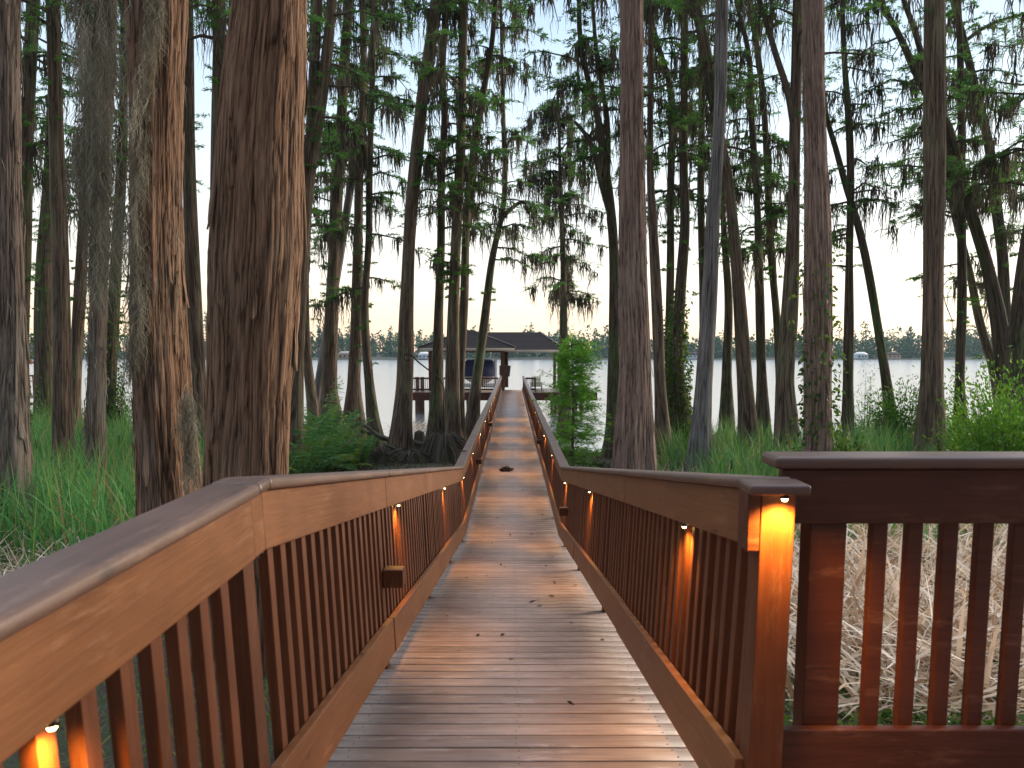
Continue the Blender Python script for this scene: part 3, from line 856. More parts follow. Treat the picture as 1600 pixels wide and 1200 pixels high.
# clump of wet leaves on the deck and a twig on the cap rail
lc = P(791, 736, 18.7)
m_ = MB()
n_ = 260
a_ = RG.uniform(0, 2 * PI, n_); r_ = RG.random(n_) ** 0.7
pos = np.stack([lc.x + 0.14 * r_ * np.cos(a_), lc.y + 0.22 * r_ * np.sin(a_), ZL + 0.004 + 0.07 * (1 - r_) * RG.random(n_)], -1)
leaflets(m_, pos, np.stack([np.cos(a_), np.sin(a_), 0.15 + 0 * a_], -1), RG.uniform(0.05, 0.11, n_), 0.045, 0.5, 0.8)
tag(m_.build('leaf_clump', M['litter']), 'small dark clump of fallen leaves lying on the plank deck', 'leaf litter')
m_ = MB()
yt = 13.2; zt_ = dz(yt) + 1.18
m_.tube([(-0.93, yt, zt_ + 0.012), (-0.86, yt + 0.03, zt_ + 0.012), (-0.775, yt - 0.02, zt_ + 0.016)], [0.012, 0.011, 0.006], 7)
m_.tube([(-0.86, yt + 0.03, zt_ + 0.012), (-0.82, yt + 0.10, zt_ + 0.014)], [0.008, 0.004], 6)
tag(m_.build('twig', M['litter'], smooth=True), 'short dark twig lying across the cap rail at the foot of the ramp', 'twig')

# ------------------------------------------------------------------ dock, boathouse, boat
dk = empty('lake_dock', (0, 58, 0)); tag(dk, 'brown timber dock platform with railing over the water at the boardwalk end', 'dock')
for (xa, xb, ya, yb) in ((-7.4, -0.86, 56.0, 58.6), (0.9, 6.2, 56.0, 61.5)):
    m_ = MB(); q = ya
    while q < yb: m_.box((xa, q, ZL - 0.04), (xb, q + 0.138, ZL + RG.normal(0, 0.001))); q += 0.147
    m_.build('deck_planks', M['deck'], dk)
    m_ = MB(); m_.box((xa - 0.02, ya - 0.05, ZL - 0.62), (xb + 0.02, ya - 0.002, ZL - 0.045)); m_.build('fascia', M['railx'], dk, bevel=0.006)
    for q in np.arange(xa + 0.4, xb, 1.9):
        for w in (ya + 0.3, yb - 0.3):
            p0 = MB(); p0.tube([(q, w, -2.0), (q + RG.normal(0, 0.02), w, ZL - 0.05)], 0.12, 10); p0.build('piling', M['pile'], dk, True)
for (xa, xb) in ((-7.4, -1.0), (0.98, 1.75)):
    for nm, z0, z1, w in (('top_rail', 0.93, 1.05, 0.06), ('bottom_rail', 0.12, 0.24, 0.04)):
        m_ = MB(); m_.box((xa, 56.05, ZL + z0), (xb, 56.05 + w, ZL + z1)); m_.build(nm, M['railx'], dk, bevel=0.005)
    for q in np.arange(xa + 0.02, xb + 0.01, max(0.7, (xb - xa) / 4)):
        m_ = MB(); m_.box((q - 0.05, 56.112, ZL), (q + 0.05, 56.2, ZL + 1.0)); m_.build('post', M['post'], dk)
    for q in np.arange(xa + 0.13, xb - 0.05, 0.135):
        m_ = MB(); m_.box((q - 0.02, 56.112, ZL + 0.14), (q + 0.02, 56.145, ZL + 0.96)); m_.build('baluster', M['post'], dk)
for px_ in (652, 660):
    q = P(px_, 600, 56.9)
    m_ = MB(); m_.tube([(q.x, q.y, -2), (q.x, q.y, P(px_, 589, 56.9).z)], 0.14, 12); tag(m_.build('mooring_pile', M['pile'], None, True),
        'round dark mooring pile, the %s of two poking above the dock rail' % ('shorter' if px_ < 655 else 'taller'), 'piling', 'mooring piles at the dock')

bh = empty('boathouse', (-3.3, 61, 0)); tag(bh, 'open boathouse with dark hipped shingle roofs standing in the lake', 'boathouse')


def hip(x0, x1, y0, y1, ze, rx0, rx1, ry0, ry1, zr, th=0.10):
    m_ = MB()
    nrow = 14
    lo = np.array([(x0, y0, ze), (x1, y0, ze), (x1, y1, ze), (x0, y1, ze)], float)
    hi = np.array([(rx0, ry0, zr), (rx1, ry0, zr), (rx1, ry1, zr), (rx0, ry1, zr)], float)
    # stepped shingle courses
    for r in range(nrow):
        a, b_ = r / nrow, (r + 1) / nrow
        A = lo * (1 - a) + hi * a; B = lo * (1 - b_) + hi * b_
        A = A + [0, 0, 0.03]; 
        for k in range(4):
            q0, q1, q2, q3 = A[k], A[(k + 1) % 4], B[(k + 1) % 4], B[k]
            m_.add([q0, q1, q2, q3, q0 - [0, 0, 0.05], q1 - [0, 0, 0.05]], [np.array([[0, 1, 2, 3], [4, 5, 1, 0]])])
    m_.add(lo - [0, 0, 0.02], np.array([[3, 2, 1, 0]]))
    rf = m_.build('roof', M['shingle'], bh)
    m_ = MB()
    for k in range(4):
        a, b_ = lo[k], lo[(k + 1) % 4]
        n_ = np.array([b_[1] - a[1], a[0] - b_[0], 0]); n_ /= np.linalg.norm(n_)
        m_.hexa([tuple(a - [0, 0, 0.26]), tuple(b_ - [0, 0, 0.26]), tuple(b_ - n_ * 0.03 - [0, 0, 0.26]), tuple(a - n_ * 0.03 - [0, 0, 0.26]),
                 tuple(a - [0, 0, 0.03]), tuple(b_ - [0, 0, 0.03]), tuple(b_ - n_ * 0.03 - [0, 0, 0.03]), tuple(a - n_ * 0.03 - [0, 0, 0.03])])
    m_.build('fascia', M['cream'], rf)
    for a, b_ in zip(lo, hi):
        m_ = MB(); m_.beam(tuple(a + [0, 0, 0.05]), tuple(b_ + [0, 0, 0.04]), 0.22, 0.05); m_.build('hip_cap', M['shingle'], rf)


ze = P(730, 543, 57).z
hip(-6.85, 0.22, 57.0, 64.4, ze, -3.5, -3.2, 60.5, 60.9, P(731, 516, 60.7).z)
ze2 = P(800, 546, 65).z
hip(-6.0, 4.4, 65.0, 73.0, ze2, -3.0, 2.45, 68.9, 69.1, P(800, 519, 69).z)
for (x, y_) in ((-6.1, 57.6), (-0.72, 57.6), (-6.1, 63.6), (-0.72, 63.6), (-0.75, 65.6), (4.0, 65.6), (-5.6, 72.4), (4.0, 72.4)):
    m_ = MB(); m_.box((x - 0.13, y_ - 0.13, -2), (x + 0.13, y_ + 0.13, (ze if y_ < 64.5 else ze2) - 0.05)); m_.build('post', M['post'], bh, bevel=0.01)
for y_ in (57.6, 63.6):
    m_ = MB(); m_.box((-6.2, y_ - 0.06, ze - 0.36), (-0.6, y_ + 0.06, ze - 0.06)); m_.build('beam', M['railx'], bh)
m_ = MB(); m_.box((-0.62, 63.3, ZL), (-0.3, 63.36, ze - 0.3)); m_.build('screen_panel', M['railx'], bh)

bt = empty('motor_boat', (-2.5, 60, 2.2)); tag(bt, 'motor boat under a blue canvas cover on the boathouse lift', 'boat')
m_ = MB()
secs = []
for k, t in enumerate(np.linspace(0, 1, 12)):
    w = 1.12 * (1 - max(0, (t - 0.55) / 0.45) ** 2.2 * 0.93); yb = 58.9 + 5.6 * t; kz = 2.02 + 0.35 * max(0, t - 0.6)
    secs.append([(-2.5 + s * w * f, yb, kz + dz_) for s, f, dz_ in ((-1, 1.0, 0.75), (-1, 0.95, 0.4), (-1, 0.55, 0.12), (0, 0, 0), (1, 0.55, 0.12), (1, 0.95, 0.4), (1, 1.0, 0.75))])
v = np.array(secs); n, k = v.shape[:2]
i = np.arange(n - 1)[:, None] * k; j = np.arange(k - 1)[None, :]
m_.add(v.reshape(-1, 3), [np.stack([i + j, i + j + 1, i + k + j + 1, i + k + j], -1).reshape(-1, 4), np.arange(k)[::-1][None, :]])
m_.build('hull', M['whitep'], bt, True)
m_ = MB(); secs = []
for t in np.linspace(0, 1, 14):
    w = 1.18 * (1 - max(0, (t - 0.55) / 0.45) ** 2.2 * 0.93); yb = 58.82 + 5.75 * t; zt2 = 2.75 + 1.15 * math.exp(-((t - 0.15) / 0.4) ** 2) + 0.05 * math.sin(t * 22)
    secs.append([(-2.5 + s * w * f, yb, 2.62 + (zt2 - 2.62) * h_ + 0.03 * RG.normal()) for s, f, h_ in ((-1, 1.02, 0), (-1, 1.01, 0.3), (-1, 0.97, 0.88), (-1, 0.8, 0.99), (0, 0, 1.05), (1, 0.8, 0.99), (1, 0.97, 0.88), (1, 1.01, 0.3), (1, 1.02, 0))])
v = np.array(secs); n, k = v.shape[:2]
i = np.arange(n - 1)[:, None] * k; j = np.arange(k - 1)[None, :]
m_.add(v.reshape(-1, 3), [np.stack([i + j, i + j + 1, i + k + j + 1, i + k + j], -1).reshape(-1, 4), np.arange(k)[::-1][None, :]])
m_.build('canvas_cover', M['canvas'], bt, True)
m_ = MB(); m_.box((-2.75, 58.55, 1.95), (-2.25, 58.86, 2.6)); m_.tube([(-2.5, 58.7, 1.5), (-2.5, 58.7, 2.0)], 0.09, 8); m_.build('outboard_motor', M['iron'], bt, bevel=0.05)
bl = empty('boat_lift', (-2.5, 60, 0)); tag(bl, 'aluminium boat lift holding up the covered boat', 'boat lift')
for (x, y_) in ((-3.95, 59.3), (-1.3, 59.3), (-3.95, 63.0), (-1.3, 63.0)):
    m_ = MB(); m_.box((x - 0.06, y_ - 0.06, -2), (x + 0.06, y_ + 0.06, 4.05)); m_.build('leg', M['whitep'], bl)
for y_ in (59.3, 63.0):
    m_ = MB(); m_.box((-3.885, y_ - 0.05, 1.78), (-1.365, y_ + 0.05, 1.93)); m_.build('cradle_beam', M['alu'], bl)
q = P(789, 577, 57.9)
hb = empty('hanging_box', (q.x, q.y, q.z)); tag(hb, 'brown box hanging from the boathouse eave beside the corner post', 'hanging box')
m_ = MB()
m_.hexa([(q.x - 0.42, q.y - 0.3, q.z - 0.45), (q.x + 0.36, q.y - 0.3, q.z - 0.55), (q.x + 0.36, q.y + 0.3, q.z - 0.55), (q.x - 0.42, q.y + 0.3, q.z - 0.45),
         (q.x - 0.42, q.y - 0.3, q.z + 0.28), (q.x + 0.44, q.y - 0.3, q.z + 0.28), (q.x + 0.44, q.y + 0.3, q.z + 0.28), (q.x - 0.42, q.y + 0.3, q.z + 0.28)])
m_.build('box_body', M['boxm'], hb, bevel=0.03)
m_ = MB(); m_.tube([(q.x - 0.1, q.y, q.z + 0.28), (q.x - 0.1, q.y, ze - 0.1)], 0.02, 6); m_.build('hanger', M['iron'], hb)

# chair on the other platform
q = P(838, 600, 57.2)
ch = empty('deck_chair', (q.x, q.y, ZL)); tag(ch, 'pale slatted wooden deck chair standing on the dock platform', 'chair')
x, y_, z = q.x, q.y, ZL
m_ = MB()
for k in range(5): m_.box((x - 0.36, y_ - 0.35 + k * 0.13, z + 0.40 - k * 0.02), (x + 0.36, y_ - 0.24 + k * 0.13, z + 0.43 - k * 0.02))
m_.build('seat', M['chairp'], ch)
m_ = MB()
for k in range(5):
    xx = x - 0.34 + k * 0.14
    m_.beam((xx + 0.06, y_ + 0.30, z + 0.34), (xx + 0.06, y_ + 0.62, z + 1.05 + 0.05 * math.sin(k / 4 * PI)), 0.12, 0.025, (0, 1, 0))
for hh in (0.55, 0.85): m_.box((x - 0.36, y_ + 0.30 + (hh - 0.34) * 0.45 - 0.05, z + hh), (x + 0.36, y_ + 0.30 + (hh - 0.34) * 0.45 - 0.02, z + hh + 0.07))
m_.build('backrest', M['chairp'], ch)
for s in (-1, 1):
    m_ = MB(); m_.box((x + s * 0.42 - 0.05, y_ - 0.42, z + 0.62), (x + s * 0.42 + 0.05, y_ + 0.42, z + 0.655)); m_.build('armrest', M['chairp'], ch)
    for dy in (-0.36, 0.36):
        m_ = MB(); m_.box((x + s * 0.40 - 0.035, y_ + dy - 0.035, z), (x + s * 0.40 + 0.035, y_ + dy + 0.035, z + 0.619)); m_.build('leg', M['chairp'], ch)

# iron plant hook leaning out from among the trunks
hk = [P(x_, y_, 29.2) for x_, y_ in ((694, 700), (693, 640), (690, 596), (672, 580), (654, 566), (640, 554), (635, 553), (632, 557), (634, 563), (640, 563), (641, 558))]
pp, rr = catmull([tuple(a) for a in hk], [0.03] * len(hk), 60)
m_ = MB(); m_.tube(pp, 0.028, 8)
tag(m_.build('garden_hook', M['iron'], smooth=True), 'black iron hook pole with a curled tip in front of the boathouse', 'garden hook')

# ------------------------------------------------------------------ trees   (distance, [(px, py, width)], ...)
T = cypress
T(12, [(13, 0, 31), (15, 300, 33), (18, 500, 40), (15, 700, 62)], 'grey shaggy trunk wound with vines at the frame edge beyond the cattails', 'bark_grey', 20, True, 14, -250, (1.5, 3.5), 0.6, 1, 0.6, 0, cling=350)
T(25, [(52, 0, 17), (45, 150, 19), (38, 350, 20), (34, 600, 20)], 'dark slim trunk close behind the vine wound grey one', 'bark_dark', None, False, 26, 330, fuzz=14, vine=260)
T(19, [(83, 0, 20), (88, 200, 20), (92, 350, 22), (96, 500, 25), (98, 640, 30)], 'straight grey brown trunk between two darker ones above the cattails', 'bark_brown', None, False, 18, 60, fuzz=5)
T(31, [(84, 100, 12), (78, 250, 16), (70, 400, 24), (70, 600, 30)], 'blackish trunk with green scrub at its foot, behind the cattails', 'bark_dark', None, False, 26, 300, fuzz=10)
T(17, [(165, 0, 30), (160, 200, 27), (155, 400, 26), (152, 560, 25), (150, 670, 30)], 'trunk smothered in long grey curtains of hanging moss', 'bark_grey', None, False, 14, -150, (1.5, 3.0), 0.7, 2.5, cling=800)
T(28, [(139, 150, 12), (128, 400, 16), (117, 600, 18)], 'thin leaning brown trunk beside the moss curtained one', 'bark_brown', None, False, 24, 380, fuzz=10)
T(30, [(192, 200, 13), (180, 430, 18), (170, 640, 20)], 'dark leafy trunk glimpsed beside the shaggy rust trunk', 'bark_dark', None, False, 26, 420, fuzz=22, vine=900)
T(8, [(244, -60, 88), (244, 0, 88), (243, 200, 80), (244, 400, 82), (252, 600, 86), (262, 780, 90)], 'large shaggy rust trunk with moss beards and a lamplit foot', 'bark_shag', 19, True, 10, -500, (1.5, 3.0), 0.5, 0.6, 0.5, 0, cling=900)
T(21, [(293, 0, 15), (297, 300, 20), (302, 450, 22), (312, 640, 24)], 'grey trunk showing between the two big rust trunks', 'bark_brown', None, False, 18, 40, fuzz=6)
T(20, [(343, 0, 17), (338, 300, 18), (335, 600, 20)], 'pale trunk half hidden behind the thickest trunk', 'bark_brown', None, False, 20, 130, fuzz=8)
T(6.2, [(427, -80, 112), (425, 0, 110), (415, 140, 124), (411, 200, 125), (403, 400, 136), (392, 600, 126), (387, 740, 128)], 'thickest trunk, orange brown furrowed bark, right behind the railing', 'bark_rust', 20, True, 8, -800, (1.5, 3.0), 0.5, 0.3, 0.3, 0)
T(25, [(518, 0, 15), (502, 150, 18), (485, 240, 26), (472, 400, 22), (463, 560, 22), (457, 720, 36)], 'forked grey trunk close behind the thickest trunk', 'bark_brown', None, False, 22, 260, fuzz=14,
  forks=[[(485, 240, 18), (490, 120, 16), (497, 0, 13), (500, -60, 11)]])
T(36, [(483, 330, 8), (478, 450, 10), (480, 560, 13), (488, 635, 18)], 'thin bowed trunk rising from the ferns', 'bark_brown', None, False, 22, 420, fuzz=4)
T(37, [(547, 0, 13), (539, 75, 14), (534, 175, 16), (527, 275, 18), (522, 400, 19), (517, 525, 21), (515, 610, 26), (518, 660, 42)], 'brown trunk with flared foot among the ferns', 'bark_brown', None, False, 32, 380, fuzz=8, moss=1.1)
T(39, [(582, 60, 8), (565, 175, 10), (550, 275, 12), (537, 360, 13), (522, 450, 13), (500, 590, 14), (493, 640, 17)], 'slender grey trunk leaning across its neighbours by the ferns', 'bark_blue', None, False, 18, 250, fuzz=4)
T(38, [(566, 0, 9), (568, 150, 11), (562, 250, 13), (560, 350, 14), (558, 475, 17), (553, 600, 21), (552, 680, 38)], 'dark trunk with a wide bell shaped foot above the driftwood', 'bark_brown', None, False, 40, 400, fuzz=6, moss=1.3)
T(34, [(584, 0, 7), (581, 150, 9), (577, 275, 10), (576, 375, 10), (570, 475, 12), (577, 595, 14), (587, 680, 22), (593, 710, 34)], 'thin bent trunk curving down onto the driftwood', 'bark_dark', None, False, 44, 470, (1.2, 3.2), fuzz=6, moss=1.4)
T(31, [(682, 0, 18), (660, 150, 19), (650, 250, 19), (640, 375, 19), (636, 475, 22), (632, 600, 25), (624, 700, 34)], 'reddish leaning trunk with the iron hook curling past it', 'bark_brown', None, False, 20, 180, (1, 2.2), fuzz=4, moss=0.9)
T(32, [(697, 0, 8), (692, 125, 10), (695, 175, 11), (690, 275, 11), (689, 375, 12), (685, 500, 15), (683, 600, 18), (682, 700, 32)], 'slim dark trunk rising from the root mound in front of the boathouse', 'bark_dark', None, False, 34, 420, fuzz=8, moss=1.3)
T(31.5, [(724, 0, 13), (722, 125, 13), (720, 225, 14), (714, 350, 16), (711, 425, 17), (708, 525, 19), (707, 640, 24), (708, 705, 32)], 'grey trunk with green tufts crossing the boathouse roof', 'bark_brown', None, False, 32, 380, fuzz=24, moss=1.1)
T(34, [(774, 0, 8), (769, 65, 8), (756, 140, 10), (740, 240, 12), (730, 325, 12), (725, 475, 13), (720, 575, 14), (716, 690, 22)], 'slim trunk leaning out at the top past the boathouse gable', 'bark_dark', None, False, 30, 380, fuzz=6, moss=1.3)
T(38, [(784, 80, 5), (787, 200, 7), (787, 320, 8), (770, 400, 11), (757, 500, 13), (745, 590, 16), (737, 670, 24)], 'crooked trunk with a side branch, beside the walkway railing and roof ridge', 'bark_dark', None, False, 24, 420, (1, 2.6), fuzz=3, moss=1.6,
  forks=[[(782, 345, 7), (800, 325, 6), (818, 315, 5), (826, 335, 3)], [(787, 240, 5), (800, 215, 4), (812, 205, 3)]])
T(44, [(871, 130, 3), (873, 190, 4), (876, 300, 7), (880, 400, 9), (881, 540, 13), (884, 690, 26)], 'solitary drooping cypress hung with black moss behind the bright sapling', 'bark_dark', None, False, 62, 470, (1.2, 2.9), 0.55, 3.0, fuzz=4, zhi=1, tone=0.35)
T(31, [(905, 0, 7), (906, 50, 8), (918, 120, 9), (930, 165, 10), (944, 250, 12), (956, 350, 15), (960, 540, 18), (960, 690, 30)], 'forking dark tree pressed against the big red trunk', 'bark_dark', None, False, 40, 250, (1.2, 3.6), 1.1, 1.3, fuzz=6,
  forks=[[(957, 345, 12), (941, 290, 10), (925, 230, 8), (910, 203, 6), (898, 190, 4)], [(950, 300, 8), (948, 180, 8), (938, 120, 7), (930, 60, 6), (925, -20, 5)]])
T(17, [(986, -60, 36), (987, 0, 37), (988, 200, 37), (988, 300, 40), (988, 430, 44), (991, 560, 53), (990, 700, 66)], 'big reddish trunk standing alone beside the bright sapling', 'bark_red', 24, True, 10, -150, (1.5, 3.0), 0.5, 0.3, 0.5, 0, cling=120)
T(26, [(1016, 200, 9), (1016, 270, 11), (1020, 350, 14), (1027, 500, 17), (1031, 600, 18), (1036, 690, 26)], 'brown mossy trunk tight behind the big reddish trunk', 'bark_brown', None, False, 22, 260, fuzz=6, moss=1.4)
T(30, [(1006, 0, 8), (1020, 45, 9), (1034, 90, 9), (1046, 130, 10), (1050, 190, 10), (1048, 300, 11), (1048, 400, 12), (1045, 590, 12), (1046, 650, 16)], 'thin leafy trunk leaning toward the big reddish one at the top', 'bark_dark', None, False, 24, 300, fuzz=14, vine=900)
T(28, [(1070, 0, 11), (1069, 150, 11), (1068, 250, 13), (1070, 350, 14), (1063, 450, 17), (1058, 590, 21), (1061, 660, 36)], 'dark trunk wrapped in leafy vines with a flared foot', 'bark_dark', None, False, 24, 280, fuzz=16, vine=3000)
T(35, [(1093, 0, 8), (1095, 75, 9), (1096, 200, 10), (1095, 300, 11), (1099, 450, 12), (1101, 650, 18)], 'dark thin trunk glimpsed between the vine wrapped and silver trunks', 'bark_dark', None, False, 26, 380, fuzz=10)
T(22, [(1129, -30, 18), (1128, 0, 18), (1125, 150, 18), (1120, 250, 19), (1113, 350, 21), (1110, 425, 22), (1105, 520, 25), (1100, 600, 27), (1095, 690, 34)], 'smooth silver grey leaning trunk above the reeds', 'bark_blue', None, False, 14, 60, fuzz=2, moss=0.6)
T(26, [(1085, 0, 14), (1100, 65, 17), (1115, 150, 17), (1124, 210, 15), (1134, 260, 15), (1145, 350, 17), (1155, 470, 19), (1163, 590, 23), (1168, 660, 30)], 'brown trunk crossing behind the silver grey trunk', 'bark_brown', None, False, 22, 240, fuzz=5)
T(33, [(1128, 300, 7), (1132, 375, 9), (1138, 470, 13), (1135, 590, 15), (1135, 650, 22)], 'short dark trunk in the gap beside the silver grey one', 'bark_dark', None, False, 22, 430, fuzz=6, moss=1.5)
T(32, [(1150, 0, 6), (1168, 75, 8), (1175, 200, 9), (1182, 300, 10), (1187, 450, 13), (1190, 575, 15), (1192, 650, 22)], 'thin wavy trunk trailing dark moss over the reeds', 'bark_dark', None, False, 34, 420, fuzz=8, moss=1.5)
T(33, [(1170, 0, 7), (1183, 75, 8), (1192, 150, 9), (1198, 250, 10), (1205, 400, 11), (1214, 500, 12), (1222, 620, 16)], 'thin trunk next to the grey one with forked top', 'bark_dark', None, False, 30, 400, fuzz=8, moss=1.1)
T(24, [(1247, 0, 15), (1245, 100, 15), (1242, 225, 17), (1240, 350, 18), (1233, 500, 25), (1226, 600, 29), (1228, 650, 36)], 'grey trunk with a leaning upper limb beside the big reed bed trunk', 'bark_brown', None, False, 18, 150, fuzz=5, moss=1.0,
  forks=[[(1241, 200, 12), (1231, 145, 10), (1212, 85, 9), (1196, 30, 8), (1180, -20, 7)]])
T(17, [(1270, -40, 31), (1270, 0, 31), (1271, 150, 33), (1274, 250, 37), (1277, 350, 42), (1278, 500, 42), (1278, 600, 42), (1278, 700, 46)], 'big brown trunk with matted vines over the landing railing post', 'bark_red', 24, True, 12, -120, (1.5, 3), 0.5, 0.6, 0.4, 0, vine=800, cling=700)
T(27, [(1316, 0, 8), (1320, 100, 8), (1327, 200, 10), (1329, 300, 11), (1327, 400, 11), (1326, 500, 14), (1325, 600, 15), (1325, 640, 18)], 'straight thin dark trunk with a mossy green foot', 'bark_dark', None, False, 26, 420, fuzz=3, moss=1.2)
T(29, [(1283, 100, 6), (1292, 185, 8), (1305, 230, 9), (1320, 285, 10), (1340, 350, 11), (1355, 415, 12), (1370, 500, 13), (1385, 595, 15), (1391, 640, 18)], 'bare trunk leaning steeply across the open sky', 'bark_dark', None, False, 12, 250, (0.8, 1.8), 0.8, 0.5, fuzz=0)
T(21, [(1460, -40, 29), (1460, 0, 29), (1459, 300, 30), (1457, 500, 30), (1456, 600, 31), (1455, 665, 40)], 'thick straight grey brown trunk in the reeds under open sky', 'bark_brown', 24, False, 14, 0, (1.2, 3.0), 0.8, 0.6, fuzz=2)
T(28, [(1375, 0, 9), (1405, 55, 10), (1435, 120, 13), (1480, 200, 17), (1500, 275, 17), (1520, 340, 18), (1545, 425, 19), (1560, 500, 23), (1570, 600, 25), (1575, 640, 28)], 'long dark leaning trunk passing behind the thick straight one', 'bark_dark', None, False, 34, 330, (1.2, 3.4), fuzz=12, moss=1.2,
  forks=[[(1466, 175, 10), (1445, 105, 9), (1430, 50, 8), (1412, 0, 7), (1400, -40, 6)]])
T(31, [(1490, 0, 9), (1505, 60, 11), (1525, 140, 12), (1545, 225, 13), (1557, 325, 15), (1566, 400, 16), (1570, 500, 18), (1582, 620, 22)], 'second dark leaning trunk nearly parallel, toward the leafy shrubs', 'bark_dark', None, False, 26, 330, (1.2, 3.2), fuzz=10, moss=1.3,
  forks=[[(1507, 65, 6), (1540, 42, 5), (1575, 28, 4), (1610, 20, 3)], [(1568, 375, 5), (1585, 362, 4), (1602, 358, 3)]])
T(29, [(1498, 0, 7), (1500, 65, 9), (1502, 200, 10), (1502, 350, 13), (1503, 475, 13), (1500, 595, 14), (1500, 650, 20)], 'thin upright trunk with a bright green mossy foot', 'bark_dark', None, False, 24, 380, fuzz=14, moss=1.0)
T(33, [(1478, 200, 7), (1482, 260, 8), (1490, 325, 10), (1515, 425, 11), (1530, 500, 13), (1550, 570, 13), (1560, 620, 16)], 'small leaning trunk with pale moss, lowest of the leaning group', 'bark_brown', None, False, 20, 470, fuzz=4, moss=1.6)
T(24, [(1622, 200, 12), (1612, 330, 16), (1603, 400, 20), (1596, 480, 26), (1590, 560, 34), (1588, 640, 40)], 'black trunk at the frame edge over the leafy shrubs', 'bark_dark', None, False, 40, 300, (1.5, 4.2), fuzz=10, moss=1.4)

# moss curtains on the smothered tree and its neighbour's limb (parts of that tree)
cur = [o for o in bpy.data.objects if o.get('label', '').startswith('trunk smothered')][0]
m_ = MB()
def curtain(n_, path, spread, d, dj, l0, l1, wd, wig, t0=0.2, t1=1.0):
    path = np.array(path, float); ss = RG.random(n_)
    cl = RG.integers(0, max(4, n_ // 60), n_); cs = RG.normal(0, 1, (max(4, n_ // 60), 3)); cu = RG.random(max(4, n_ // 60))
    u = np.clip(cu[cl] + RG.normal(0, 0.03, n_), 0, 1)
    t = np.linspace(0, 1, len(path))
    px_ = np.interp(u, t, path[:, 0]) + cs[cl, 0] * spread + RG.normal(0, spread * 0.3, n_)
    py_ = np.interp(u, t, path[:, 1]) + RG.normal(0, 14, n_)
    dd = d + cs[cl, 1] * dj + RG.normal(0, dj * 0.4, n_)
    top = np.array([tuple(P(a, b_, c_)) for a, b_, c_ in zip(px_, py_, dd)])
    strands(m_, top, RG.uniform(l0, l1, n_), wd, np.clip(RG.uniform(t0, t1, n_) * 0.5 + 0.25 + 0.18 * cs[cl, 2], 0, 1), 9, wig)
curtain(3000, [(168, -160), (160, 120), (152, 420)], 14, 16.35, 0.25, 0.25, 1.1, 0.016, 0.06)
curtain(1100, [(120, -160), (135, 40), (132, 260)], 10, 16.2, 0.3, 0.3, 1.3, 0.016, 0.055)
m_.build('hanging_moss', M['moss'], cur)
cur = [o for o in bpy.data.objects if o.get('label', '').startswith('large shaggy rust')][0]
m_ = MB()
curtain(2400, [(250, -60), (228, 120), (217, 300), (214, 430), (212, 560)], 8, 7.66, 0.05, 0.10, 0.36, 0.006, 0.07)
curtain(900, [(292, 620), (296, 680), (298, 740)], 5, 7.66, 0.04, 0.08, 0.26, 0.006, 0.08)
m_.build('hanging_moss', M['moss'], cur)

# ------------------------------------------------------------------ reeds, grass, undergrowth
def scatter(n, y0, y1, s0, s1):
    """points between two sight slopes x/y, even per area"""
    y_ = np.sqrt(RG.uniform(y0 * y0, y1 * y1, n)); x_ = y_ * RG.uniform(s0, s1, n)
    return np.stack([x_, y_, ground_z(x_, y_) - 0.03], -1)


def cattails(name, label, regions):
    m_ = MB()
    for (n, y0, y1, s0, s1, h0, h1) in regions:
        nc = n // 7
        cb = scatter(nc, y0, y1, s0, s1)
        dn = np.array([noise.noise(Vector((a[0] * 0.35, a[1] * 0.35, 1.0))) for a in cb])
        cb = cb[dn > -0.28]
        b_ = np.repeat(cb, 7, 0) + RG.normal(0, 0.10, (len(cb) * 7, 3)) * [1, 1, 0]
        n2 = len(b_)
        tn = np.where(RG.random(n2) < 0.13, RG.uniform(0.85, 1, n2), RG.beta(1.5, 1.9, n2) * 0.88)
        hh = np.repeat(RG.uniform(0.75, 1.1, len(cb)), 7) * RG.uniform(h0, h1, n2)
        blades(m_, b_, hh, RG.uniform(0.014, 0.036, n2), tn, RG.gamma(1.6, 0.11, n2), 6, RG.gamma(1.5, 0.14, n2))
        # brown seed heads
        for q in cb[:: max(1, len(cb) // 14)][:14]:
            hq = h1 * RG.uniform(0.8, 1.0)
            m_.tube([q, q + [0.03, 0, hq]], 0.006, 5, 0.5)
            m_.tube([q + [0.03, 0, hq - 0.22], q + [0.031, 0, hq - 0.2], q + [0.033, 0, hq - 0.03], q + [0.033, 0, hq]], [0.006, 0.017, 0.017, 0.005], 7, 0.1, 1)
    o = m_.build(name, [M['cattail'], M['boxm']])
    return tag(o, label, 'cattails', None, 'stuff')


cattails('cattails', 'tall green cattail bed under the moss hung trunks', [(11500, 9, 20, -1.0, -0.36, 1.5, 2.2), (15000, 19, 31, -0.95, -0.33, 1.8, 2.6)])
cattails('cattails', 'green cattail bed between the big red trunk and the leafy shrubs', [(9500, 11, 20, 0.24, 1.05, 1.1, 1.7), (17000, 19, 31.5, 0.20, 0.95, 1.4, 2.2)])

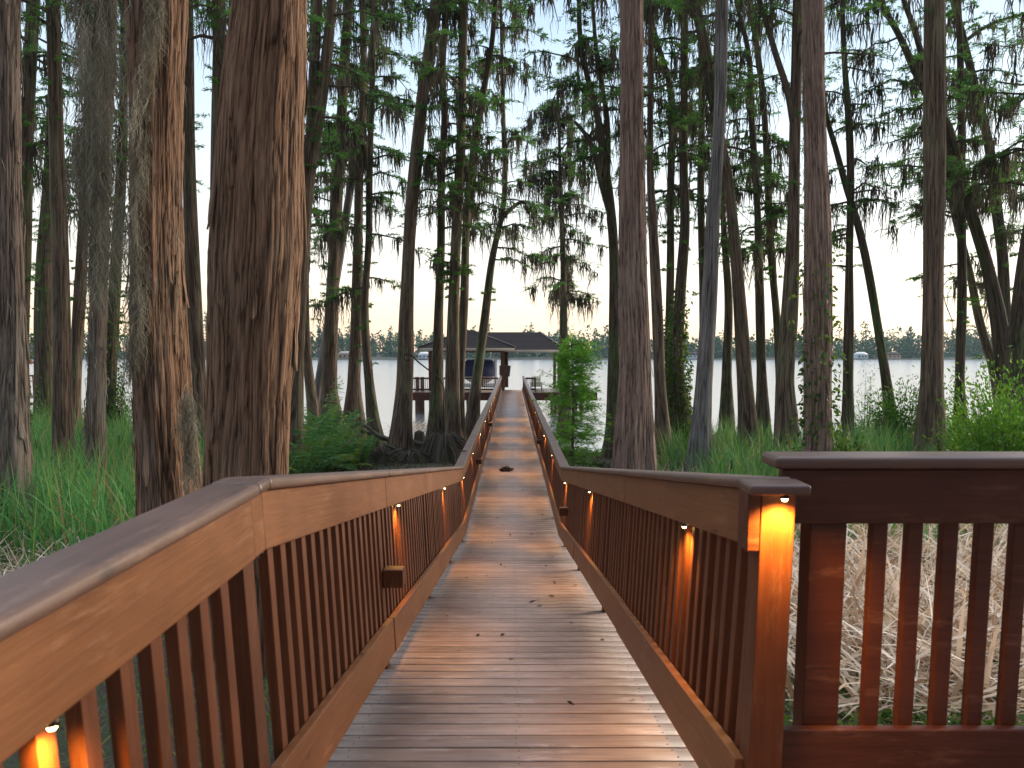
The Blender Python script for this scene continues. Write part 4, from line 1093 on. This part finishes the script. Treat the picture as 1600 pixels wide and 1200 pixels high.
m_ = MB()
b_ = np.vstack([scatter(4300, 5.9, 13.5, 0.33, 0.85), scatter(700, 4.6, 6.2, 0.47, 0.8), scatter(120, 4.8, 6.2, 0.34, 0.5)]); n2 = len(b_)
b_[:, 2] += RG.random(n2) ** 1.3 * np.interp(b_[:, 1], [4.9, 6.5, 9, 13], [0.1, 0.45, 0.7, 0.8])
blades(m_, b_, RG.uniform(0.3, 1.05, n2), RG.uniform(0.014, 0.042, n2), RG.beta(0.9, 0.8, n2), RG.gamma(2.5, 0.7, n2), 4, RG.gamma(1.2, 0.25, n2))
b_ = scatter(900, 6, 14, 0.33, 0.85); n2 = len(b_)
blades(m_, b_, RG.uniform(0.5, 1.3, n2), RG.uniform(0.010, 0.02, n2), RG.beta(1.7, 1.4, n2), RG.gamma(2, 0.3, n2), 5, RG.gamma(2, 0.3, n2))
tag(m_.build('dead_reeds', M['dead']), 'tangled straw of dead reeds behind the landing railing', 'dead reeds', None, 'stuff')
m_ = MB()
b_ = scatter(2200, 7.0, 14, -0.78, -0.44); n2 = len(b_)
b_[:, 2] += RG.random(n2) * 0.5
blades(m_, b_, RG.uniform(0.3, 1.0, n2), RG.uniform(0.010, 0.02, n2), RG.beta(1.7, 1.4, n2), RG.gamma(2.5, 0.7, n2), 4, RG.gamma(1.2, 0.25, n2))
b_ = scatter(500, 19, 25, 0.19, 0.24); n2 = len(b_)
blades(m_, b_, RG.uniform(0.5, 1.3, n2), 0.02, RG.beta(1.7, 1.4, n2), RG.gamma(2, 0.15, n2), 5, RG.gamma(2, 0.25, n2))
tag(m_.build('dead_reeds', M['dead']), 'pale dead reed straw at the edge of the cattail bed by the railing cap', 'dead reeds', None, 'stuff')
m_ = MB()
b_ = scatter(9000, 2.9, 6.8, 0.2, 0.9); n2 = len(b_)
blades(m_, b_, RG.uniform(0.05, 0.2, n2), RG.uniform(0.006, 0.012, n2), RG.random(n2), RG.gamma(2, 0.3, n2), 3, 0.3)
b_ = scatter(9000, 3.4, 6.6, 0.25, 0.8); n2 = len(b_); b_[:, 2] += RG.uniform(0.03, 0.14, n2)
leaflets(m_, b_, np.stack([RG.normal(0, 1, n2), RG.normal(0, 1, n2), RG.uniform(0, 0.7, n2)], -1), RG.uniform(0.03, 0.07, n2), RG.uniform(0.02, 0.04, n2), RG.random(n2))
b_ = scatter(5200, 1.0, 8, -0.9, -0.1); n2 = len(b_)
blades(m_, b_, RG.uniform(0.06, 0.25, n2), RG.uniform(0.006, 0.012, n2), RG.random(n2), RG.gamma(2, 0.3, n2), 3, 0.3)
b_ = scatter(3000, 6, 13, -0.14, 0.3); n2 = len(b_)
blades(m_, b_, RG.uniform(0.06, 0.3, n2), RG.uniform(0.006, 0.014, n2), RG.random(n2), RG.gamma(2, 0.3, n2), 3, 0.3)
tag(m_.build('grass', M['grass']), 'short bright grass and weeds beneath the railings', 'grass', None, 'stuff')

# low scruff, dead fronds and litter on the mud under the trunks
m_ = MB()
for (n, y0, y1, s0, s1) in ((5200, 12, 30, -0.34, -0.05), (2600, 12, 33, 0.04, 0.24)):
    b_ = scatter(n, y0, y1, s0, s1); n2 = len(b_)
    dn = np.array([noise.noise(Vector((a[0] * 0.8, a[1] * 0.8, 4.0))) for a in b_]); b_ = b_[dn > -0.15]; n2 = len(b_); dn = dn[dn > -0.15]
    blades(m_, b_, RG.uniform(0.15, 0.55, n2) * (1 + dn), RG.uniform(0.015, 0.04, n2), np.clip(RG.beta(1.5, 1.6, n2), 0, 1), RG.gamma(2, 0.35, n2), 4, RG.gamma(2, 0.2, n2))
tag(m_.build('undergrowth', M['scruff']), 'low brown and green scruff on the mud below the trunks', 'undergrowth', None, 'stuff')
m_ = MB(); n2 = 46
yy_ = RG.uniform(3.2, 26, n2); b_ = np.stack([RG.uniform(-0.7, 0.7, n2), yy_, np.array([dz(q) for q in yy_]) + 0.006], -1)
leaflets(m_, b_, np.stack([RG.normal(0, 1, n2), RG.normal(0, 1, n2), 0.15 + 0 * yy_], -1), RG.uniform(0.03, 0.08, n2), RG.uniform(0.012, 0.03, n2), RG.random(n2), 0.1)
tag(m_.build('leaf_litter', M['scruff']), 'scattered dry leaf bits lying on the planks', 'leaf litter', None, 'stuff')

# bright young cypress by the walkway
q = P(893, 700, 26); zg = float(ground_z(q.x, 26))
yc = empty('cypress_sapling', (q.x, 26, zg)); tag(yc, 'bright green feathery cypress sapling beside the walkway railing', 'young tree')
tm, fm = MB(), MB()
ztop = P(890, 530, 26).z
pp, rr = catmull([(q.x, 26, zg - 0.2), (q.x + 0.05, 26, (zg + ztop) / 2), (q.x - 0.05, 26, ztop)], [0.06, 0.04, 0.008], 20)
tm.tube(pp, rr, 8)
ts, td, tl = [], [], []
for k in range(190):
    u = RG.random() ** 0.9; zz = zg + 0.25 + (ztop - zg - 0.3) * u
    a = RG.uniform(0, 2 * PI); ln = (1.25 - 0.7 * u + 0.2 * math.sin(u * 9 + a)) * RG.uniform(0.5, 1.2)
    c0 = np.array([np.interp(zz, pp[:, 2], pp[:, 0]), 26, zz]); h = np.array([math.cos(a), math.sin(a), RG.normal(0.15, 0.28)])
    tm.tube([c0, c0 + h * ln * 0.5, c0 + h * ln + [0, 0, -0.08]], [0.012, 0.008, 0.003], 4)
    for m in range(9):
        w = RG.uniform(0.15, 1); a2 = a + RG.normal(0, 0.7)
        ts.append(c0 + h * ln * w); td.append([math.cos(a2), math.sin(a2), RG.normal(0.0, 0.45)]); tl.append(RG.uniform(0.2, 0.5))
tm.build('trunk', M['bark_brown'], yc, True)
sprays(fm, np.array(ts), np.array(td), np.array(tl), np.clip(RG.normal(0.55, 0.22, len(ts)), 0, 1), 15, 0.14, 0.024, 0.15)
fm.build('crown', M['needle_bright'], yc)

SH = 'shrubs and saplings by the water'
def at(px, d): 
    x_ = (px - CX) / FPX * d * 1.0; return (x_, d, float(ground_z(x_, d)))
leafy('leafy_shrub', 'bright leafy shrub, tallest of those at the frame edge', 'shrub', at(1580, 18), (1.4, 1.1, 4.2), 5200, 0.13, 0.045, M['bush'], SH, 14)
leafy('leafy_shrub', 'low broad shrub in front of the black trunk', 'shrub', at(1540, 22), (1.8, 1.2, 2.9), 4600, 0.12, 0.05, M['bush'], SH, 14, 0.4)
leafy('leafy_shrub', 'green shrub behind the foot of the thick straight trunk', 'shrub', at(1425, 28), (1.4, 1.0, 3.7), 4200, 0.13, 0.05, M['bush'], SH, 12, 0.3)
leafy('leafy_shrub', 'small yellow green shrub beside the thick straight trunk', 'shrub', at(1500, 25), (1.2, 1.0, 2.5), 2600, 0.12, 0.045, M['bush'], SH, 10, 0.8)
leafy('leafy_shrub', 'wispy sapling against the water under the open sky', 'shrub', at(1358, 30), (1.1, 0.7, 3.6), 1000, 0.12, 0.03, M['needle'], SH, 12, 0.6)
leafy('leafy_shrub', 'dark leafy vine bush at the foot of the big vine matted trunk', 'shrub', at(1312, 17.5), (0.6, 0.5, 2.5), 1500, 0.13, 0.07, M['broad'], SH, 10, 0.7)
leafy('leafy_shrub', 'scrubby bush beside the flared vine wrapped trunk', 'shrub', at(1072, 24), (1.0, 0.8, 1.9), 2400, 0.10, 0.03, M['bush'], SH, 10, 0.25)
leafy('leafy_shrub', 'green scrub at the foot of the blackish trunk behind the cattails', 'shrub', at(80, 30), (1.4, 0.9, 2.6), 2600, 0.12, 0.05, M['broad'], SH, 14, 0.7)
leafy('leafy_shrub', 'leafy scrub between the moss curtained and shaggy trunks', 'shrub', at(190, 30), (1.1, 0.8, 3.8), 1700, 0.13, 0.06, M['broad'], SH, 14, 0.5)


def fern(px, d, label, r=0.9, n=26):
    x_, y_, z_ = at(px, d)
    root = empty('fern', (x_, y_, z_)); tag(root, label, 'fern', 'ferns on the bank')
    m_ = MB(); st = MB()
    for k in range(n):
        a = RG.uniform(0, 2 * PI); ln = r * RG.uniform(0.7, 1.2); e = RG.uniform(0.5, 1.25)
        t = np.linspace(0, 1, 9)
        cx = np.stack([x_ + np.cos(a) * ln * t * math.cos(e) * 1.2, y_ + np.sin(a) * ln * t * math.cos(e) * 1.2, z_ + ln * (math.sin(e) * t * 1.9 - 0.75 * t * t)], -1)
        st.tube(cx, np.linspace(0.008, 0.002, 9), 4)
        tt = np.linspace(0.12, 1, 22)
        for sgn in (-1, 1):
            ps = np.stack([np.interp(tt, t, cx[:, c_]) for c_ in range(3)], -1)
            sd = np.array([-math.sin(a), math.cos(a), 0]) * sgn
            leaflets(m_, ps, np.tile(sd + np.array([math.cos(a), math.sin(a), -0.2]) * 0.35, (22, 1)), ln * 0.22 * np.sin(PI * (0.15 + 0.85 * tt)) + 0.02, 0.045, np.clip(RG.normal(0.5, 0.2), 0, 1), 0.1)
    st.build('stalk', M['bark_dark'], root); m_.build('fronds', M['fern'], root)


fern(487, 30, 'tall arching fern next to the thin bowed trunk', 2.7, 44)
fern(515, 28.5, 'yellowing fern at the flared brown trunk', 2.0, 34)
fern(500, 25.5, 'low green fern nearest the railing cap', 1.9, 40)
fern(540, 26.5, 'small fern beside the dark root tangle', 1.3, 30)
fern(560, 27.5, 'sparse fern growing from the root tangle by the slanted branch', 1.2, 22)
fern(470, 23, 'dense low fern just over the railing cap by the thickest trunk', 1.5, 34)
fern(478, 27, 'fern tucked against the forked grey trunk', 2.2, 36)


def root_mound(px, d, r, h, label):
    x_, y_, z_ = at(px, d)
    root = empty('root_mound', (x_, y_, z_)); tag(root, label, 'tree roots', 'root tangles on the bank')
    m_ = MB(); k, n = 30, 12
    th = np.linspace(0, 2 * PI, k, endpoint=False); t = np.linspace(0, 1, n)
    rr = r * (1 - 0.55 * t[:, None] ** 1.5) * (1 + 0.16 * np.sin(7 * th + px)[None, :] + 0.12 * np.sin(12 * th + 2)[None, :]) 
    rr[-1] *= 0.05
    zz = z_ - 0.15 + h * t[:, None] * (1 + 0.25 * np.sin(4 * th + d)[None, :]); zz[-1] = zz[-1].mean()
    v = np.stack([x_ + rr * np.cos(th), y_ + rr * 0.8 * np.sin(th), zz], -1)
    i = np.arange(n - 1)[:, None] * k; j = np.arange(k)[None, :]; j2 = (j + 1) % k
    bkc = np.stack([r * np.cos(th)[None, :] + 0 * zz, r * np.sin(th)[None, :] + 0 * zz, zz], -1).reshape(-1, 3)
    m_.add(v.reshape(-1, 3), np.stack([i + j, i + j2, i + k + j2, i + k + j], -1).reshape(-1, 4), None, 0, bkc)
    m_.build('mound', M['bark_root'], root, True)
    for q in range(16):
        a = RG.uniform(0, 2 * PI); ln = r * RG.uniform(0.9, 1.7)
        c0 = np.array([x_ + math.cos(a) * r * 0.45, y_ + math.sin(a) * r * 0.4, z_ + h * RG.uniform(0.6, 1.0)])
        c1 = c0 + np.array([math.cos(a) * ln * 0.5, math.sin(a) * ln * 0.4, -h * 0.35]); c2 = np.array([x_ + math.cos(a) * ln, y_ + math.sin(a) * ln * 0.8, z_ - 0.1])
        pp, rr2 = catmull([c0, c1 + RG.normal(0, 0.05, 3), c2], [0.05, 0.035, 0.02], 9)
        r_ = MB(); r_.tube(pp, rr2 * RG.uniform(0.6, 1.4), 7); r_.build('root', M['bark_root'], root, True)


root_mound(692, 30.2, 0.85, 1.15, 'dark fluted root mound at the trunks before the boathouse')
root_mound(588, 30, 0.75, 0.7, 'root tangle under the thin bent trunk')
root_mound(640, 29.6, 0.7, 0.55, 'root tangle below the reddish leaning trunk')
root_mound(548, 29, 0.8, 0.6, 'mossy root tangle beside the small fern')
root_mound(955, 27, 0.6, 0.35, 'low roots beside the bright sapling')


def log(pts, d, w, label):
    pw = [tuple(P(a, b_, d + k * 0.25)) for k, (a, b_) in enumerate(pts)]
    pp, rr = catmull(pw, np.linspace(w, w * 0.45, len(pw)), 26)
    m_ = MB(); m_.tube(pp, rr * (1 + 0.08 * np.sin(np.arange(26) * 1.7)), 10)
    e = pp[13]; m_.tube([e, e + [0.05, 0.1, 0.25], e + [0.0, 0.15, 0.42]], [w * 0.4, w * 0.3, 0.008], 6)
    tag(m_.build('driftwood', M['bark_root'], smooth=True), label, 'driftwood', 'fallen branches on the bank')


log([(668, 697), (640, 690), (600, 685), (575, 676), (540, 673), (522, 674)], 32.5, 0.13, 'long grey fallen branch lying across the trunk feet')
log([(610, 688), (590, 680), (575, 668), (560, 660)], 31.6, 0.12, 'shorter fallen branch propped up at a slant')
for (px, py_, d, w, lab) in ((655, 672, 35, 0.36, 'dark rounded cypress knee standing in the water by the root mound'), (1083, 668, 27, 0.2, 'small cypress knee at the flared vine wrapped trunk'),
                             (720, 705, 33, 0.24, 'cypress knee between the railing and the slim leaning trunk')):
    a = P(px, py_, d); zg = float(ground_z(a.x, d)) - 0.3
    pp, rr = catmull([(a.x, d, zg), (a.x + 0.03, d, (zg + a.z) / 2), (a.x, d, a.z - 0.08), (a.x, d, a.z)], [w * 1.2, w * 0.9, w * 0.6, 0.02], 14)
    m_ = MB(); m_.tube(pp, rr, 14); tag(m_.build('cypress_knee', M['bark_root'], smooth=True), lab, 'cypress knee', 'cypress knees')
# floating rack of dead reeds near the dock
m_ = MB(); n_ = 500
a_ = P(655, 668, 44)
b_ = np.stack([a_.x + RG.normal(0, 0.9, n_), 44 + RG.normal(0, 1.6, n_), 0.02 + RG.random(n_) * 0.25], -1)
blades(m_, b_, RG.uniform(0.3, 0.9, n_), 0.03, RG.random(n_), RG.gamma(3, 1.5, n_), 3, 0.1)
tag(m_.build('dead_reeds', M['dead']), 'raft of dead reeds floating near the dock piles', 'dead reeds', None, 'stuff')

# ------------------------------------------------------------------ far shore
m_ = MB()
nt_ = 1500
tx = RG.uniform(-560, 560, nt_); ty = 470 + RG.random(nt_) ** 1.3 * 60
hump = np.array([noise.noise(Vector((a * 0.012, 3.3, 0))) for a in tx])
th_ = 10.0 + hump * 5.0 + RG.gamma(1.3, 2.6, nt_) - 1.0
pine = RG.random(nt_) < 0.3
for a, b_, hh, pn in zip(tx, ty, th_, pine):
    hh = hh * (1.25 if pn else 1.0)
    r = (1.6 if pn else 3.2) * RG.uniform(0.7, 1.3)
    k = 40 if pn else 110
    u = RG.random(k)
    lo = 0.5 if pn else 0.0
    zz = 0.8 + hh * (lo + (1 - lo) * u)
    an = RG.uniform(0, 2 * PI, k); rad = r * np.sqrt(RG.random(k)) * np.sin(PI * np.clip(0.12 + 0.85 * u, 0, 1))
    pos = np.stack([a + rad * np.cos(an), b_ + rad * np.sin(an), zz], -1)
    leaflets(m_, pos, RG.normal(0, 1, (k, 3)), RG.uniform(0.9, 2.1, k), RG.uniform(0.6, 1.4, k), np.clip(RG.normal(0.45, 0.2) + RG.normal(0, 0.16, k), 0, 1), 0.5)
    m_.tube([(a, b_, 0), (a, b_, hh * 0.8)], 0.22, 4, 0.3, 1)
k = 5200
pos = np.stack([RG.uniform(-560, 560, k), RG.uniform(466, 474, k), RG.uniform(0.5, 5.5, k)], -1)
leaflets(m_, pos, RG.normal(0, 1, (k, 3)), RG.uniform(1.4, 3.2, k), RG.uniform(1.0, 2.2, k), np.clip(RG.normal(0.4, 0.2, k), 0, 1), 0.5)
tag(m_.build('far_treeline', [M['far'], M['bark_brown']]), 'long low wood along the far shore of the lake', 'treeline', None, 'stuff')


def house(px, w, d, h, wall, label, roofm):
    x_ = (px - CX) / FPX * d; z_ = 0.6
    r = empty('lake_house', (x_, d, z_)); tag(r, label, 'house', 'houses on the far shore')
    m_ = MB(); m_.box((x_ - w / 2, d - 2, z_), (x_ + w / 2, d + 4, z_ + h)); m_.build('wall', wall, r)
    m_ = MB(); e = 0.5
    m_.add([(x_ - w / 2 - e, d - 2.6, z_ + h + 0.01), (x_ + w / 2 + e, d - 2.6, z_ + h + 0.01), (x_ + w / 2 + e, d + 4.6, z_ + h + 0.01), (x_ - w / 2 - e, d + 4.6, z_ + h + 0.01), (x_ - w / 3, d + 1, z_ + h + 1.7), (x_ + w / 3, d + 1, z_ + h + 1.7)],
           [np.array([[0, 1, 5, 4], [2, 3, 4, 5]]), np.array([[1, 2, 5], [3, 0, 4]]), np.array([[3, 2, 1, 0]])])
    m_.build('roof', roofm, r)
    for q in (-0.32, 0.0, 0.3):
        m_ = MB(); m_.box((x_ + q * w - 0.45, d - 2.06, z_ + h * 0.35), (x_ + q * w + 0.45, d - 2.0, z_ + h * 0.8)); m_.build('window', M['glass'], r)


house(541, 8.0, 448, 2.6, M['tan'], 'small tan house on the far shore past the flared brown trunk', M['cream'])
house(664, 7.0, 448, 2.2, M['paleblue'], 'pale bluish house on the far shore past the boathouse corner', M['whitep'])
house(1083, 6.5, 448, 2.2, M['paleblue'], 'grey house on the far shore beside the silver trunk', M['shingle'])
house(1343, 6.0, 448, 2.2, M['paleblue'], 'pale house on the far shore beneath the open sky', M['whitep'])
house(1392, 7.5, 448, 2.2, M['tan'], 'dark roofed house on the far shore by the leaning bare trunk', M['shingle'])
# red boat far off and a neighbour's dock rail
q = P(46, 568, 300); rb = empty('red_boat', (q.x, 300, 0)); tag(rb, 'tiny red boat out on the lake', 'boat')
m_ = MB(); secs = []
for t in np.linspace(0, 1, 8):
    w = 0.9 * (1 - max(0, (t - 0.5) / 0.5) ** 2 * 0.95); xx = q.x - 2.8 + 5.6 * t
    secs.append([(xx, 300 - w, 0.75), (xx, 300 - w * 0.8, 0.1), (xx, 300, -0.15), (xx, 300 + w * 0.8, 0.1), (xx, 300 + w, 0.75)])
v = np.array(secs); n, k = v.shape[:2]; i = np.arange(n - 1)[:, None] * k; j = np.arange(k - 1)[None, :]
m_.add(v.reshape(-1, 3), [np.stack([i + j, i + j + 1, i + k + j + 1, i + k + j], -1).reshape(-1, 4), np.arange(k)[None, :]]); m_.build('hull', M['redm'], rb, True)
m_ = MB(); m_.box((q.x - 1.6, 299.4, 0.6), (q.x + 0.6, 300.6, 1.5)); m_.build('cabin', M['redm'], rb, bevel=0.1)
q = P(52, 590, 46)
nd = empty('neighbour_dock', (q.x, 46, 0)); tag(nd, 'short timber dock with picket rail glimpsed past the blackish trunk', 'dock')
m_ = MB(); m_.box((q.x - 2.4, 45.5, 1.75), (q.x + 0.5, 49, 1.9)); m_.build('deck_planks', M['deck'], nd)
m_ = MB(); m_.box((q.x - 2.4, 45.5, 3.05), (q.x + 0.5, 45.6, 3.15)); m_.build('top_rail', M['rail'], nd)
for k in range(14):
    m_ = MB(); m_.box((q.x - 2.35 + k * 0.21, 45.61, 1.9), (q.x - 2.29 + k * 0.21, 45.66, 3.10)); m_.build('baluster', M['post'], nd)
for k in (-2.3, -1.0, 0.4):
    m_ = MB(); m_.tube([(q.x + k, 45.9, -2.5), (q.x + k, 45.9, 1.74)], 0.12, 8); m_.build('piling', M['pile'], nd)

# ------------------------------------------------------------------ light
SUN_EL, SUN_AZ = 11.0, 60.0           # low evening sun ahead, to the side of the chair
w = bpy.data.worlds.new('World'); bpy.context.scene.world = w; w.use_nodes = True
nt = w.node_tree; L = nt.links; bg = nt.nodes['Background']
sky = N(nt, 'ShaderNodeTexSky'); sky.sky_type = 'NISHITA'; sky.sun_disc = False
sky.sun_elevation = R(SUN_EL); sky.sun_rotation = R(SUN_AZ); sky.air_density = 1.0; sky.dust_density = 0.6; sky.ozone_density = 1.5
hs = N(nt, 'ShaderNodeHueSaturation', i_Saturation=0.55, i_Value=1.0); L.new(sky.outputs[0], hs.inputs['Color'])
# thin evening veil: pale band over the horizon, blue above; out-of-view zenith brightened as added fill
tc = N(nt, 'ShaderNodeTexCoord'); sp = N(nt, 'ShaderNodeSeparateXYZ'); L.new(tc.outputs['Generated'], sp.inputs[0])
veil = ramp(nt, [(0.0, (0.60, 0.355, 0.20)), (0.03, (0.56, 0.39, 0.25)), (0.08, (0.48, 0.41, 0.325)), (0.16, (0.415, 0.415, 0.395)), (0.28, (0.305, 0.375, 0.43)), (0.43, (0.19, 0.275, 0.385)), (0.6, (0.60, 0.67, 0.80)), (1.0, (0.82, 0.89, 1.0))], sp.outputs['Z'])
east = ramp(nt, [(0.30, (0.40, 0.40, 0.44)), (0.55, (1, 1, 1))], N(nt, 'ShaderNodeMath', operation='MULTIPLY_ADD').outputs[0])  # sky behind the camera dimmed, standing in for an unseen house's shade
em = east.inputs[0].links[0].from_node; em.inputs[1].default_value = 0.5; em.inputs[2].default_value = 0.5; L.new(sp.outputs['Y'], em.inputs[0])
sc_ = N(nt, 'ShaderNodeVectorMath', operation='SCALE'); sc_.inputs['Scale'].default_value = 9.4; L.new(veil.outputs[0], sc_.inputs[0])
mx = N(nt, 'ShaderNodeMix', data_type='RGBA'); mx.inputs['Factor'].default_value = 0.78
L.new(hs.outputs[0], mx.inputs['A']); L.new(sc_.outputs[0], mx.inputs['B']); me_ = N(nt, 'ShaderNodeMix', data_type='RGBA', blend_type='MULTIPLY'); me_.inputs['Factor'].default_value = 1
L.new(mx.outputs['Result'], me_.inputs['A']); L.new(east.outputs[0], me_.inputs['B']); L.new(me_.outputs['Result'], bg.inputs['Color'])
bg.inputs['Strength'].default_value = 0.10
sd = bpy.data.lights.new('sun', 'SUN'); sd.energy = 1.5; sd.angle = R(24); sd.color = (1.0, 0.84, 0.66)
so = bpy.data.objects.new('sun', sd); C.objects.link(so)
dv = Vector((math.sin(R(SUN_AZ)) * math.cos(R(SUN_EL)), math.cos(R(SUN_AZ)) * math.cos(R(SUN_EL)), math.sin(R(SUN_EL))))
so.rotation_euler = dv.to_track_quat('Z', 'Y').to_euler(); so.location = (20, 20, 30)

hm = bpy.data.materials.new('evening_haze'); hm.use_nodes = True
nt = hm.node_tree; nt.nodes.remove(nt.nodes['Principled BSDF'])
pv = nt.nodes.new('ShaderNodeVolumePrincipled'); pv.inputs['Color'].default_value = (0.62, 0.84, 0.92, 1); pv.inputs['Density'].default_value = 0.00016; pv.inputs['Anisotropy'].default_value = 0.2
nt.links.new(pv.outputs[0], nt.nodes['Material Output'].inputs['Volume'])
m_ = MB(); m_.box((-1600, -80, -9.5), (1600, 1550, 30)); tag(m_.build('haze', hm), 'thin evening haze over the lake', None, None, 'stuff')

sc = bpy.context.scene
sc.view_settings.view_transform = 'Standard'; sc.view_settings.look = 'None'; sc.view_settings.gamma = 1; sc.view_settings.exposure = 1.68
sc.view_settings.use_curve_mapping = False
sc.render.engine = 'CYCLES'
sc.cycles.max_bounces = 8; sc.cycles.diffuse_bounces = 3; sc.cycles.glossy_bounces = 3; sc.cycles.transmission_bounces = 4; sc.cycles.transparent_max_bounces = 8
sc.cycles.sample_clamp_indirect = 6
